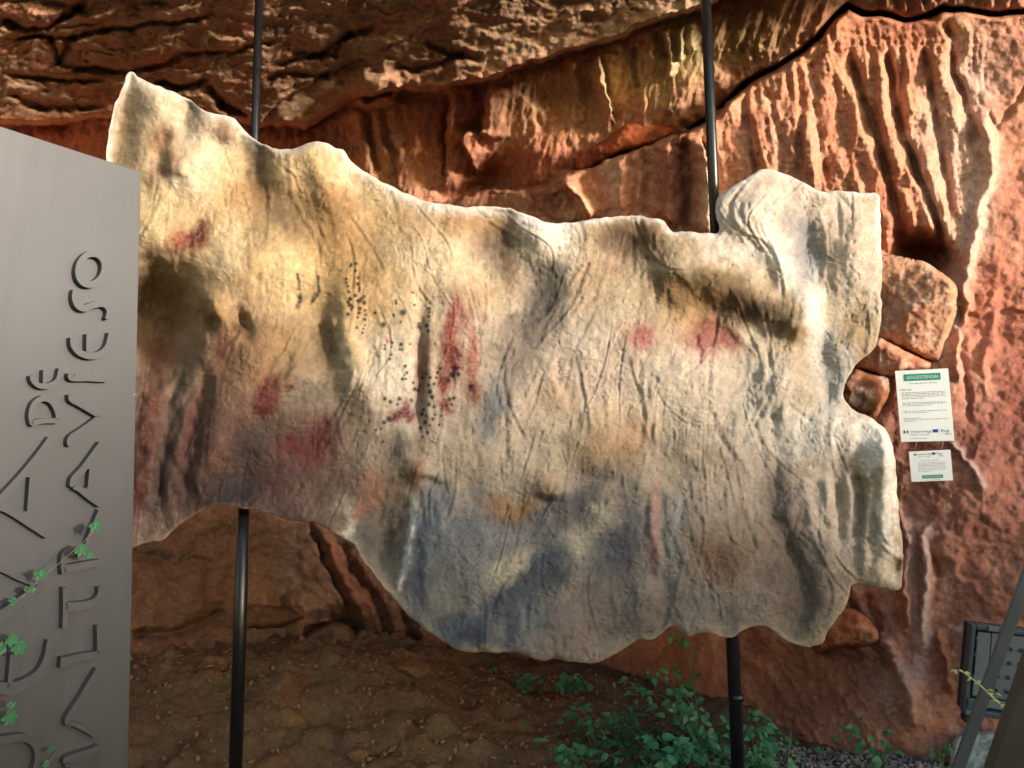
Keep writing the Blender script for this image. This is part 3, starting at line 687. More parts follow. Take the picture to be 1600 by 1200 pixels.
GROOVES = [  # polyline, width, metres (+ towards the viewer)
    ([(250, 185), (255, 215), (252, 240), (262, 275), (283, 298), (292, 305)], 9, -.04), ([(225, 250), (245, 268), (262, 278)], 8, -.02), ([(268, 205), (264, 240), (275, 280)], 10, .02),
    ([(230, 385), (262, 420), (290, 450), (305, 490), (313, 525), (318, 560)], 10, .05), ([(305, 452), (322, 485), (334, 506), (346, 511)], 7, -.04), ([(322, 545), (335, 600), (330, 640)], 9, .02), ([(300, 440), (340, 470), (372, 480), (392, 505)], 8, .025),
    ([(285, 520), (262, 560), (236, 610), (222, 680), (214, 780)], 14, .05), ([(290, 555), (278, 590), (262, 660), (248, 740), (238, 840)], 9, -.045), ([(306, 540), (298, 600), (284, 680), (268, 760), (258, 830)], 11, .03), ([(330, 560), (322, 600), (306, 660), (290, 740), (282, 800)], 10, -.055), ([(345, 560), (338, 640), (318, 720), (300, 800)], 12, .02), ([(228, 600), (212, 680), (206, 760)], 9, -.035), ([(252, 640), (240, 720), (228, 820)], 8, .02),
    ([(520, 480), (522, 530), (535, 560), (548, 575)], 5, .02), ([(556, 575), (545, 600), (528, 628)], 5, .025), ([(545, 625), (535, 690), (525, 720)], 6, .01), ([(400, 425), (405, 450), (402, 480)], 5, -.012), ([(455, 550), (440, 580), (415, 605)], 6, -.018), ([(470, 560), (452, 592), (430, 612)], 5, .015), ([(440, 545), (420, 575), (405, 590)], 4, -.015), ([(440, 612), (460, 605)], 3, -.012),
    ([(680, 372), (682, 440), (684, 520), (690, 600)], 4, -.008), ([(662, 490), (660, 540), (664, 580)], 4, -.015), ([(655, 500), (650, 560), (655, 620), (648, 690)], 9, -.02), ([(670, 520), (668, 600), (664, 660)], 6, .01),
    ([(648, 765), (644, 820), (634, 880), (619, 934)], 5, .035), ([(636, 770), (632, 825), (620, 885), (608, 920)], 9, -.028), ([(625, 780), (617, 840), (612, 890)], 4, .012), ([(675, 790), (668, 850), (664, 920), (672, 960)], 4, .008), ([(1025, 760), (1021, 820), (1027, 880), (1024, 905)], 6, .022), ([(1034, 765), (1031, 820), (1036, 880)], 6, -.015), ([(1012, 770), (1010, 830), (1014, 880)], 7, -.012),
    ([(1288, 730), (1291, 790), (1300, 850), (1298, 880)], 6, .03), ([(1320, 735), (1332, 775), (1336, 840)], 5, .025), ([(1355, 715), (1358, 780), (1351, 850), (1347, 908)], 6, .04), ([(1345, 730), (1346, 790), (1342, 850)], 6, -.03), ([(1258, 745), (1264, 790), (1275, 830)], 5, .022), ([(1305, 740), (1310, 790), (1316, 850)], 6, -.02), ([(1385, 770), (1378, 820), (1392, 870)], 6, .012),
    ([(1190, 805), (1215, 835), (1235, 870), (1262, 925)], 8, -.022), ([(1180, 800), (1205, 830), (1225, 860)], 5, .014), ([(1215, 770), (1240, 820), (1270, 880), (1290, 930)], 10, .02), ([(1178, 760), (1176, 830), (1178, 880)], 2.5, -.006), ([(1240, 800), (1260, 850), (1285, 900)], 8, -.02),
    ([(1012, 402), (1024, 425), (1026, 460), (1020, 490)], 4, -.02), ([(1010, 403), (1040, 420)], 3, -.015), ([(1035, 440), (1060, 470), (1100, 455), (1130, 465)], 8, .018), ([(1090, 480), (1060, 500), (1045, 520)], 6, .015), ([(1110, 480), (1105, 510), (1100, 540)], 6, .012), ([(1130, 490), (1150, 520), (1165, 545)], 6, .015), ([(1150, 480), (1190, 510), (1235, 530)], 9, -.012), ([(1085, 520), (1092, 545), (1095, 570)], 3, -.01),
    ([(1105, 380), (1140, 400), (1170, 420), (1200, 440)], 9, .02), ([(1125, 365), (1160, 380), (1185, 375)], 8, -.02), ([(1230, 285), (1190, 305), (1160, 340), (1150, 370)], 7, .012), ([(1235, 300), (1200, 325), (1180, 360)], 5, .01), ([(1370, 400), (1360, 430), (1358, 460)], 6, .01), ([(1345, 490), (1330, 530), (1340, 560)], 6, .012),
    ([(1205, 560), (1190, 600), (1190, 660), (1205, 740)], 6, .012), ([(1220, 555), (1207, 600), (1205, 650), (1222, 720)], 4, -.01), ([(1232, 560), (1220, 610), (1225, 670)], 4, .010), ([(1290, 590), (1300, 625), (1330, 655)], 8, -.015),
    ([(875, 440), (870, 470), (850, 500), (838, 520)], 5, .014), ([(845, 420), (835, 460), (825, 500)], 5, -.012), ([(920, 430), (910, 460), (895, 480)], 5, .010), ([(800, 430), (815, 470), (812, 520)], 4, -.01), ([(820, 560), (835, 600), (838, 640)], 4, -.008), ([(860, 560), (870, 620)], 4, .008), ([(905, 800), (920, 790), (922, 800)], 3, .012), ([(770, 905), (800, 885), (830, 868)], 3, .008), ([(740, 945), (775, 920), (790, 910)], 3, -.008), ([(700, 925), (695, 960), (700, 985)], 3, .006), ([(790, 915), (783, 950), (780, 1010)], 4, .010),
    ([(1050, 700), (1090, 720), (1120, 760)], 6, .008), ([(1140, 650), (1150, 700), (1180, 750)], 5, .008), ([(960, 600), (980, 650), (1000, 690)], 5, -.007),
]
def panel_h(px, py, dist):
    wx_ = px + 4 * gnoise(px / 40, py / 40, 201) + 1.5 * gnoise(px / 12, py / 12, 202)
    wy_ = py + 4 * gnoise(px / 40, py / 40, 203) + 1.5 * gnoise(px / 12, py / 12, 204)
    f = Field(wx_, wy_)
    h = .028 * fbm(px / 150, py / 150, 3, 210) + .012 * fbm(px / 48, py / 55, 3, 211)
    for b in BUMPS:
        i, k = f.gauss(*b[:5], p=(b[6] if len(b) > 6 else 2)); h[i] += (1.65 if b[0] < 700 else 1.3) * b[5] * k
    for P, w, a in GROOVES:
        i, k = f.line(P, w * 1.45, .2); h[i] += .8 * a * k * (.65 + .6 * gnoise(px[i] / 25, py[i] / 25, 205))
    # trowel and brush drag, following a slowly turning direction
    th = 0.55 * fbm(px / 170, py / 170, 2, 220)
    u = px + 60 * th + 26 * fbm(px / 60, py / 60, 2, 221)
    v = py
    a1 = 1 - np.abs(gnoise(u / 15, v / 120, 222)) * 2
    a2 = 1 - np.abs(gnoise(u / 6.5, v / 55, 223)) * 2
    m1 = sstep(-.15, .35, fbm(px / 80, py / 80, 2, 224))
    h += .0018 * m1 * a1 + .0010 * a2 * sstep(-.1, .3, fbm(px / 50, py / 60, 2, 225))
    # long float and brush strokes: each its own curved furrow with a raised lip, following the drag of the tool
    gd = np.array([(210, 200, 10), (300, 200, 25), (260, 330, -15), (350, 330, 15), (430, 400, -10), (500, 330, 20), (470, 520, -25), (420, 590, -40), (330, 620, -12), (250, 650, -16), (230, 780, -10), (400, 740, -20), (500, 700, -32), (560, 600, -24), (540, 450, 5), (620, 480, 40), (650, 400, 0), (700, 600, 3), (760, 440, 18), (840, 460, -28), (880, 500, -35), (800, 560, -20), (900, 420, -20), (980, 450, -15), (1040, 520, -35), (1100, 540, 0), (1160, 540, 40), (1080, 420, 55), (1160, 390, 60), (1200, 300, -50), (1300, 350, 10), (1340, 500, 5), (1250, 550, -35), (1205, 640, 0), (1225, 720, 22), (1120, 650, 5), (1000, 640, 15), (920, 640, -10), (850, 650, -15), (1100, 760, 5), (1200, 820, 32), (1240, 900, 34), (1300, 800, 5), (1380, 800, 4), (1280, 960, -15), (1150, 940, 12), (1050, 880, 3), (950, 950, 12), (880, 850, -40), (780, 900, -40), (700, 880, -8), (640, 860, -10), (600, 860, -14), (560, 780, -20), (760, 990, -14), (860, 1000, 8), (1350, 890, 60), (850, 340, 80), (700, 340, 75), (620, 330, 60)], float)
    rs = np.random.default_rng(77)
    cellg = 24.0; gx0, gy0 = px.min(), py.min()
    bx_, by_ = ((px - gx0) / cellg).astype(int), ((py - gy0) / cellg).astype(int)
    NB = bx_.max() + 1; order = np.argsort(by_ * NB + bx_, kind='stable'); key = (by_ * NB + bx_)[order]
    starts = np.searchsorted(key, np.arange((by_.max() + 1) * NB + 1))
    for _ in range(1250):
        x, y = rs.uniform(200, 1410), rs.uniform(120, 1030)
        Ln = int(rs.integers(5, 24)); P = [(x, y)]; wob = rs.normal(0, 9); cv = rs.normal(0, 1.8)
        for q in range(Ln):
            wgt = 1 / ((gd[:, 0] - x) ** 2 + (gd[:, 1] - y) ** 2 + 200) ** 1.5
            an = math.radians((wgt * gd[:, 2]).sum() / wgt.sum() + wob + cv * q)
            x += 9 * math.sin(an); y += 9 * math.cos(an); P.append((x, y))
        P = np.array(P)
        ix0, ix1 = int((P[:, 0].min() - gx0 - 10) // cellg), int((P[:, 0].max() - gx0 + 10) // cellg)
        iy0, iy1 = int((P[:, 1].min() - gy0 - 10) // cellg), int((P[:, 1].max() - gy0 + 10) // cellg)
        ids = []
        for r_ in range(max(iy0, 0), min(iy1, by_.max()) + 1):
            a0, a1_ = max(ix0, 0), min(ix1, NB - 1)
            if a1_ < a0: continue
            ids.append(order[starts[r_ * NB + a0]:starts[r_ * NB + a1_ + 1]])
        if not ids: continue
        ii = np.concatenate(ids)
        if len(ii) == 0: continue
        d_, sd_, t_ = poly_dist(px[ii], py[ii], P)
        w_ = rs.uniform(1.5, 4.6); am = rs.uniform(.0005, .0036) * float(sstep(-.25, .35, gnoise(np.array([P[0, 0] / 85]), np.array([P[0, 1] / 85]), 260))[0])
        prof = -np.exp(-(d_ / w_) ** 2) + .9 * np.exp(-((d_ * sd_ - 1.9 * w_) / (w_ * .9)) ** 2)
        h[ii] += am * prof * sstep(0, .2, t_) * sstep(0, .25, 1 - t_)
    # swirled ridges left by the float, broken
    sw = gnoise((px + 40 * fbm(px / 70, py / 70, 2, 226)) / 34, (py + 40 * fbm(px / 70, py / 70, 2, 227)) / 34, 228)
    h += .0032 * np.exp(-(sw / .05) ** 2) * sstep(.0, .35, fbm(px / 36, py / 36, 2, 229))
    # stucco grain
    g = fbm(px / 7, py / 7, 3, 230, .6)
    h += .0015 * g + .0030 * sstep(.25, .6, gnoise(px / 5.2, py / 5.2, 231)) * sstep(-.2, .3, fbm(px / 60, py / 60, 2, 232))
    h += .0022 * fbm(px / 18, py / 18, 3, 233)
    pit = gnoise(px / 9, py / 9, 235)
    h -= .003 * sstep(.48, .62, pit)
    w = 6.0 + 4 * gnoise(px / 50, py / 50, 236)
    t = np.clip(1 - dist / w, 0, 1)
    h -= .014 * (1 - np.sqrt(np.clip(1 - t * t, 0, 1)))
    h = h * sstep(-6, 10, dist)
    return h
# pigments, with shade mixed into the blue-greys and dark hollows: cx, cy, rx, ry, angle, colour, amount, (power)
PAINT = [
    (300, 700, 140, 150, 0, (104, 74, 68), .9), (450, 740, 130, 110, 0, (112, 82, 74), .9), (560, 740, 80, 90, 0, (140, 112, 96), .75), (400, 560, 90, 60, 0, (150, 116, 82), .7), (820, 900, 260, 150, 0, (140, 136, 134), .8), (1060, 880, 120, 160, 0, (160, 146, 136), .7), (1220, 880, 130, 140, 0, (160, 142, 128), .8), (820, 640, 160, 110, 0, (180, 160, 140), .6), (1150, 660, 160, 90, 0, (188, 172, 154), .6),
    (330, 330, 200, 180, 0, (206, 176, 128), .9), (480, 380, 120, 130, 0, (204, 170, 112), .8), (230, 200, 70, 90, 0, (190, 168, 136), .8), (320, 200, 70, 40, 25, (212, 196, 170), .8), (290, 265, 46, 46, 0, (216, 200, 172), .7), (225, 145, 24, 34, 0, (214, 200, 178), .7),
    (303, 165, 13, 40, 10, (104, 90, 74), .8), (205, 190, 14, 26, 10, (146, 124, 78), .6), (190, 235, 26, 50, 0, (160, 138, 100), .6), (262, 232, 22, 30, -30, (176, 124, 74), .7), (256, 210, 16, 12, 0, (150, 92, 58), .7), (250, 275, 22, 20, 30, (150, 96, 60), .6), (345, 205, 20, 20, 20, (146, 112, 78), .75), (405, 265, 20, 60, -4, (112, 90, 66), .8), (400, 230, 22, 24, 0, (120, 104, 84), .5), (440, 250, 30, 20, 0, (196, 172, 132), .5), (495, 255, 26, 30, 0, (206, 176, 126), .6), (395, 300, 40, 20, 0, (176, 130, 84), .6), (455, 335, 26, 30, -30, (134, 112, 84), .75), (400, 370, 20, 40, 0, (146, 124, 90), .55), (355, 390, 30, 40, 0, (216, 196, 156), .7), (440, 420, 40, 50, 0, (220, 194, 142), .7), (250, 340, 40, 40, 10, (216, 190, 142), .7), (285, 350, 16, 40, 20, (172, 150, 108), .4),
    (540, 380, 40, 60, 0, (196, 152, 92), .6), (530, 330, 30, 40, -20, (192, 144, 92), .6), (540, 280, 12, 30, -30, (220, 202, 168), .7), (580, 330, 40, 30, 20, (214, 188, 142), .7), (630, 350, 50, 26, 20, (200, 160, 108), .6), (560, 440, 60, 60, 0, (196, 160, 106), .7), (575, 400, 20, 40, 0, (160, 126, 80), .4), (640, 420, 40, 50, 0, (214, 190, 154), .7), (700, 400, 40, 60, 0, (212, 190, 156), .7), (750, 440, 50, 40, 30, (206, 184, 148), .6), (715, 350, 30, 16, 10, (190, 148, 98), .55), (770, 345, 50, 16, 0, (186, 142, 92), .6), (780, 385, 28, 40, -18, (96, 76, 58), .82), (800, 430, 18, 30, -10, (140, 104, 68), .5), (745, 460, 24, 26, 0, (186, 144, 96), .5),
    (850, 355, 50, 24, 8, (220, 212, 206), .7), (870, 390, 50, 34, 0, (220, 208, 190), .6), (855, 430, 20, 26, 0, (132, 122, 108), .7), (850, 480, 30, 50, 25, (136, 124, 114), .6), (905, 380, 20, 20, 0, (204, 180, 140), .5), (990, 370, 60, 28, 8, (150, 118, 78), .75), (975, 385, 34, 24, 10, (120, 92, 66), .7), (1010, 360, 20, 16, 0, (180, 140, 84), .6), (1000, 410, 30, 20, 0, (170, 140, 108), .6), (940, 440, 40, 40, 30, (186, 150, 116), .7), (980, 460, 34, 30, 0, (190, 176, 146), .6), (1020, 470, 30, 40, 0, (174, 148, 114), .5), (1075, 420, 50, 24, 22, (186, 166, 132), .5), (1130, 390, 40, 20, 10, (206, 198, 188), .6), (1090, 460, 60, 26, 15, (160, 126, 76), .75), (1085, 490, 36, 40, 0, (184, 142, 82), .75), (1150, 450, 50, 18, 24, (158, 130, 82), .7), (1180, 490, 56, 20, 24, (120, 96, 66), .75), (1150, 480, 40, 20, 10, (132, 96, 56), .6), (1225, 500, 26, 28, 0, (158, 130, 86), .65), (1240, 520, 20, 16, 0, (190, 158, 104), .6),
    (1170, 330, 60, 60, 0, (206, 196, 186), .7), (1230, 300, 50, 24, 20, (210, 194, 176), .6), (1260, 400, 24, 70, -8, (172, 172, 172), .75), (1185, 395, 34, 22, 0, (200, 194, 192), .5), (1300, 330, 34, 40, 0, (226, 206, 188), .7), (1340, 360, 36, 60, 0, (212, 190, 172), .7), (1340, 450, 40, 50, 0, (206, 194, 178), .6), (1345, 510, 24, 40, 0, (186, 160, 120), .7), (1275, 480, 16, 60, -5, (238, 228, 206), .7), (1220, 400, 18, 50, -25, (236, 228, 208), .7), (1300, 560, 26, 50, -20, (186, 186, 184), .7), (1300, 610, 24, 40, -25, (184, 184, 182), .6),
    (330, 600, 110, 160, 0, (160, 118, 90), .6), (250, 560, 34, 24, -40, (176, 110, 70), .7), (232, 660, 16, 90, 10, (150, 78, 62), .7), (215, 780, 14, 50, 5, (150, 60, 58), .75), (262, 690, 12, 90, 12, (136, 126, 114), .6), (300, 600, 16, 50, 5, (126, 112, 90), .6), (245, 760, 10, 60, 12, (92, 76, 70), .6), (280, 740, 12, 60, 8, (110, 84, 76), .6), (300, 660, 10, 50, 12, (160, 84, 74), .6), (345, 680, 22, 70, 8, (164, 126, 106), .7), (230, 820, 24, 24, 0, (152, 122, 112), .6), (250, 470, 40, 60, 0, (64, 50, 40), .5), (335, 490, 22, 22, 40, (192, 146, 82), .7), (325, 500, 8, 22, -25, (74, 58, 42), .7), (375, 510, 10, 16, -25, (96, 66, 44), .7), (360, 540, 24, 24, 0, (176, 112, 78), .6), (345, 560, 14, 30, 0, (150, 84, 70), .6), (420, 530, 40, 30, 10, (180, 136, 82), .6), (400, 590, 50, 30, 0, (174, 132, 94), .6), (480, 540, 40, 50, 0, (160, 128, 88), .6), (510, 530, 18, 40, 0, (128, 102, 68), .6), (550, 530, 12, 40, -8, (212, 182, 130), .6), (490, 620, 40, 20, 0, (138, 126, 112), .7), (560, 640, 20, 30, 0, (172, 130, 98), .5), (420, 690, 40, 40, 0, (132, 116, 104), .7), (395, 710, 30, 40, 10, (120, 104, 94), .6), (370, 770, 40, 26, -5, (98, 84, 82), .75), (440, 770, 50, 26, 0, (146, 108, 98), .7), (340, 790, 24, 14, 0, (120, 96, 92), .5), (490, 780, 30, 24, 0, (160, 130, 114), .6), (520, 720, 30, 40, 20, (168, 138, 116), .6), (580, 760, 14, 40, 20, (188, 120, 98), .75), (560, 800, 8, 26, 18, (182, 116, 96), .6), (540, 800, 16, 20, 0, (196, 182, 160), .6), (550, 835, 14, 16, -30, (214, 208, 196), .7), (600, 760, 26, 40, 0, (150, 116, 88), .6), (595, 840, 26, 50, 15, (126, 120, 116), .75), (570, 845, 16, 22, 0, (104, 106, 112), .5), (620, 810, 10, 60, 8, (120, 100, 86), .6),
    (620, 590, 50, 60, 0, (206, 196, 178), .7), (590, 690, 40, 40, 0, (180, 166, 148), .6), (640, 680, 20, 50, 0, (176, 170, 160), .6), (655, 735, 16, 12, 0, (176, 118, 76), .75), (650, 760, 10, 12, 0, (140, 84, 60), .5), (655, 600, 8, 90, 2, (150, 116, 104), .5), (700, 660, 30, 60, 0, (182, 166, 152), .6), (720, 560, 40, 80, 0, (204, 178, 156), .6), (780, 560, 40, 60, 0, (180, 160, 142), .6), (770, 640, 22, 50, 10, (146, 148, 148), .7), (830, 600, 50, 60, 0, (196, 178, 158), .6), (850, 560, 20, 30, 20, (150, 136, 120), .5), (810, 690, 50, 50, 0, (176, 160, 144), .6), (870, 690, 40, 60, 0, (192, 176, 150), .7), (920, 560, 60, 60, 0, (202, 186, 172), .7), (960, 640, 50, 40, 0, (208, 192, 168), .6), (940, 700, 50, 30, 10, (176, 144, 104), .7), (930, 740, 40, 16, 0, (146, 120, 96), .5), (855, 752, 22, 16, 0, (196, 158, 116), .6), (850, 780, 24, 8, 0, (140, 96, 66), .6), (1020, 600, 50, 60, 0, (214, 196, 178), .6), (1090, 620, 70, 60, 0, (212, 194, 172), .6), (1100, 560, 40, 20, 0, (216, 188, 176), .5), (1150, 640, 50, 60, 0, (196, 182, 164), .6), (1200, 640, 40, 80, 0, (204, 194, 180), .6), (1180, 760, 60, 60, 0, (186, 170, 156), .6), (1120, 720, 24, 16, 0, (170, 142, 106), .5), (1060, 720, 30, 40, 0, (176, 162, 142), .6), (1280, 680, 60, 40, 0, (224, 216, 206), .7), (1370, 690, 30, 40, 0, (234, 228, 220), .8), (1390, 800, 14, 100, 0, (234, 226, 214), .8), (1310, 790, 50, 90, 0, (206, 190, 176), .6), (1372, 890, 26, 30, 0, (206, 188, 160), .6), (1402, 880, 14, 10, 30, (168, 128, 68), .75), (1240, 800, 30, 60, -10, (170, 150, 138), .6), (1235, 890, 40, 60, -20, (142, 124, 112), .7), (1250, 960, 40, 50, 0, (152, 134, 116), .6), (1290, 900, 30, 40, 0, (162, 140, 122), .6), (1190, 940, 40, 40, 0, (160, 152, 146), .6),
    (700, 815, 46, 40, 0, (136, 142, 150), .55), (665, 850, 26, 90, 8, (118, 132, 150), .8), (700, 900, 50, 60, 0, (140, 142, 146), .7), (730, 830, 24, 24, 0, (104, 116, 134), .6), (790, 770, 40, 40, 0, (160, 150, 138), .5), (800, 795, 44, 20, 0, (168, 130, 84), .8), (795, 820, 30, 14, 0, (112, 92, 76), .7), (770, 860, 70, 50, -40, (150, 148, 148), .6), (800, 880, 40, 16, -35, (186, 176, 152), .8), (720, 940, 50, 40, -30, (152, 150, 144), .6), (840, 900, 50, 30, -40, (98, 108, 124), .85), (800, 930, 40, 24, -40, (94, 108, 130), .8), (730, 990, 50, 22, -30, (88, 100, 122), .85), (700, 995, 24, 12, 20, (110, 122, 142), .6), (790, 980, 30, 40, 0, (124, 132, 146), .7), (830, 960, 30, 40, 0, (134, 142, 152), .7), (860, 870, 30, 24, -30, (112, 116, 126), .7), (900, 790, 50, 30, -45, (122, 120, 120), .75), (935, 770, 30, 24, -40, (132, 122, 110), .6), (960, 860, 40, 30, -30, (98, 106, 124), .85), (985, 820, 26, 40, 0, (122, 122, 126), .7), (910, 850, 24, 40, -40, (186, 174, 150), .7), (940, 800, 14, 30, -40, (190, 176, 150), .5), (900, 960, 40, 50, 0, (152, 140, 134), .7), (960, 940, 40, 50, 0, (132, 120, 116), .7), (900, 1015, 60, 18, 0, (172, 154, 144), .7), (1000, 950, 24, 40, 0, (150, 136, 128), .6), (1050, 830, 24, 60, 0, (166, 160, 156), .7), (1060, 920, 40, 40, 0, (160, 146, 140), .6), (1130, 870, 40, 40, 0, (156, 124, 100), .7), (1135, 880, 18, 24, 0, (126, 94, 74), .5), (1110, 950, 40, 30, 0, (154, 148, 144), .7), (1140, 960, 14, 24, -20, (110, 108, 108), .5), (1160, 830, 30, 40, 0, (166, 140, 120), .6),  # blue-greys: part paint, part cool shade in the colour
    (400, 700, 60, 60, 0, (126, 84, 80), .6), (300, 720, 60, 90, 8, (120, 76, 72), .55), (470, 760, 60, 40, 0, (130, 88, 82), .6), (350, 765, 50, 26, -6, (74, 62, 66), .7), (395, 700, 20, 50, 20, (98, 88, 84), .5),
    (300, 480, 60, 30, 30, (160, 118, 66), .5), (520, 350, 60, 60, 0, (176, 132, 78), .45), (570, 450, 60, 60, 0, (184, 146, 92), .4), (440, 340, 30, 40, 0, (130, 104, 74), .5), (730, 355, 60, 20, 8, (176, 130, 80), .5),
    (655, 870, 20, 90, 9, (108, 118, 132), .6), (745, 860, 44, 90, 10, (126, 132, 142), .5), (850, 820, 60, 30, -42, (120, 124, 132), .5), (830, 905, 70, 26, -42, (104, 112, 124), .75), (945, 865, 44, 40, -35, (106, 110, 118), .75), (730, 985, 60, 20, 20, (100, 110, 128), .75), (985, 790, 20, 50, 0, (112, 112, 116), .6), (900, 790, 40, 22, -45, (104, 104, 106), .6), (800, 800, 36, 18, 0, (160, 116, 66), .7), (800, 885, 50, 13, -36, (190, 180, 156), .7), (910, 850, 40, 14, -42, (186, 176, 154), .6),
    (850, 490, 30, 60, 26, (120, 112, 106), .6), (800, 545, 24, 50, 20, (140, 128, 118), .5), (772, 640, 18, 44, 8, (120, 130, 138), .6), (640, 700, 34, 26, 0, (120, 96, 78), .5), (985, 690, 30, 40, 0, (160, 116, 76), .5), (1055, 700, 24, 30, 0, (150, 138, 118), .45), (1255, 395, 24, 70, -8, (150, 152, 156), .6), (1340, 520, 30, 40, 10, (176, 142, 96), .5), (1130, 880, 50, 40, 0, (146, 110, 86), .5), (1240, 900, 50, 70, -22, (124, 106, 94), .6), (1215, 800, 24, 60, -20, (134, 118, 110), .5), (920, 990, 60, 40, 0, (150, 132, 122), .5), (1020, 970, 30, 30, 0, (120, 106, 100), .5),
    (1060, 450, 40, 22, 10, (150, 110, 60), .5), (1140, 445, 50, 16, 22, (140, 110, 64), .6), (1200, 490, 40, 16, 24, (104, 84, 56), .6), (995, 375, 50, 20, 10, (126, 96, 62), .5),
    (860, 440, 16, 40, 26, (112, 104, 96), .6), (830, 520, 14, 50, 28, (124, 114, 106), .5), (800, 600, 14, 50, 18, (136, 128, 122), .5), (1060, 520, 60, 20, 10, (196, 160, 140), .4), (930, 600, 60, 40, 0, (206, 176, 156), .4), (970, 660, 50, 30, 10, (196, 156, 110), .5), (870, 620, 40, 30, 0, (188, 152, 114), .4), (920, 770, 60, 14, -42, (122, 118, 116), .5),
    # the red figures and hand traces
    (292, 378, 26, 15, -8, (166, 74, 46), .9), (312, 370, 14, 20, 12, (128, 58, 40), .9), (318, 352, 9, 9, 0, (140, 70, 48), .8), (280, 370, 12, 14, 0, (176, 84, 52), .6), (417, 618, 16, 28, 10, (136, 34, 34), .97, 3.5), (412, 640, 13, 9, 0, (140, 36, 36), .9), (450, 608, 10, 3, -15, (140, 70, 62), .7),
    (455, 690, 16, 12, 0, (146, 52, 58), .85), (500, 685, 24, 28, 0, (140, 44, 52), .85), (475, 705, 34, 10, 10, (140, 46, 54), .85), (512, 662, 10, 16, 0, (130, 50, 52), .6), (480, 725, 24, 10, 0, (150, 70, 70), .6), (440, 700, 12, 10, 0, (156, 74, 74), .5),
    (706, 500, 8, 34, 8, (186, 84, 72), .9), (719, 482, 6, 20, -6, (190, 88, 74), .85), (702, 545, 12, 44, 3, (178, 70, 60), .95), (712, 568, 8, 26, 10, (170, 62, 54), .85), (738, 565, 9, 34, 6, (188, 96, 82), .85), (736, 520, 6, 26, -14, (196, 120, 104), .6), (692, 600, 9, 16, 0, (176, 60, 52), .9), (740, 612, 10, 16, -12, (178, 66, 60), .85), (694, 632, 8, 9, 0, (180, 60, 54), .9), (701, 640, 10, 4, 30, (170, 52, 48), .8), (730, 492, 5, 22, 28, (196, 118, 100), .6), (664, 570, 6, 34, 2, (150, 66, 58), .6), (658, 590, 8, 24, 0, (160, 84, 74), .5), (605, 532, 3.5, 4, 0, (182, 76, 60), .8), (757, 495, 8, 8, 0, (160, 110, 100), .5),
    (628, 648, 18, 7, -5, (138, 32, 56), .95), (634, 636, 7, 10, 20, (138, 32, 56), .9), (616, 655, 8, 5, -20, (134, 34, 56), .8), (640, 655, 6, 6, 20, (138, 36, 58), .8),
    (1000, 527, 22, 20, 0, (198, 112, 106), .8), (1006, 524, 10, 10, 0, (188, 92, 88), .6), (1112, 525, 26, 24, 0, (176, 86, 74), .85), (1090, 535, 20, 12, 10, (190, 110, 104), .6), (1140, 535, 18, 10, 40, (184, 84, 74), .75), (1108, 510, 18, 12, 0, (168, 76, 58), .7), (1096, 560, 5, 16, 0, (190, 110, 106), .5), (1024, 820, 5, 66, 2, (192, 128, 122), .75), (1022, 860, 7, 30, 0, (196, 130, 126), .5),
]
DOTS = [(549, 413, 2.4), (556, 412, 2.4), (555, 423, 2), (547, 416, 2), (541, 436, 2.5), (560, 434, 2.4), (544, 447, 2), (559, 444, 3), (562, 450, 2), (545, 456, 2.5), (561, 455, 2), (547, 467, 3), (555, 462, 3), (569, 463, 2.2), (562, 470, 3.5), (569, 473, 3), (547, 477, 3.2), (565, 466, 2.4), (549, 483, 2), (562, 482, 2.6), (571, 485, 2.2), (544, 491, 3), (561, 489, 2.4), (571, 492, 2.2), (559, 496, 2), (570, 499, 2.6), (570, 508, 1.6), (557, 512, 2), (568, 514, 1.7), (566, 520, 2), (544, 472, 2.4), (558, 470, 2.2), (586, 489, 2.4), (541, 442, 1.8), (551, 480, 1.8),
        (619, 474, 2.2), (618, 470, 2), (645, 457, 2), (648, 477, 1.8), (630, 488, 4.6), (615, 492, 2.2), (626, 503, 2), (599, 507, 4), (671, 482, 2.4), (671, 488, 2.4), (670, 494, 2.2), (655, 506, 2.4), (654, 511, 2.6), (667, 509, 3), (669, 517, 2.4), (672, 474, 1.6), (627, 538, 2.8), (613, 535, 2), (624, 546, 2), (628, 546, 2), (601, 545, 2), (612, 542, 1.8), (602, 540, 1.8), (611, 554, 2.2), (609, 561, 2.2), (640, 538, 1.8), (633, 572, 2.6), (636, 582, 2.4), (629, 592, 2.6), (634, 592, 2), (632, 586, 1.6), (601, 623, 2.8), (610, 628, 3.2), (624, 623, 3), (621, 632, 2.2), (648, 608, 3), (653, 610, 2.4), (646, 598, 2), (608, 655, 4), (600, 660, 3), (643, 625, 2), (659, 647, 3), (672, 612, 3.4), (675, 620, 2.6), (670, 602, 2.4), (684, 582, 2.8), (688, 576, 2.4), (712, 576, 4), (706, 586, 4), (700, 594, 4), (716, 585, 3), (736, 604, 4), (702, 624, 3), (709, 622, 2.6), (698, 634, 2.4), (706, 632, 2.4), (682, 590, 2), (678, 600, 2.4), (670, 632, 3), (678, 636, 2.4), (662, 640, 2.6), (690, 650, 2), (664, 660, 3), (657, 668, 2.4), (676, 655, 2.4), (671, 665, 2), (686, 664, 2.2), (668, 676, 2.4), (660, 682, 2), (675, 690, 2), (595, 670, 2), (587, 672, 2), (598, 690, 1.8), (610, 700, 1.6), (680, 648, 1.8), (666, 650, 1.8), (690, 640, 1.8), (660, 590, 2), (666, 584, 2), (672, 590, 2)]
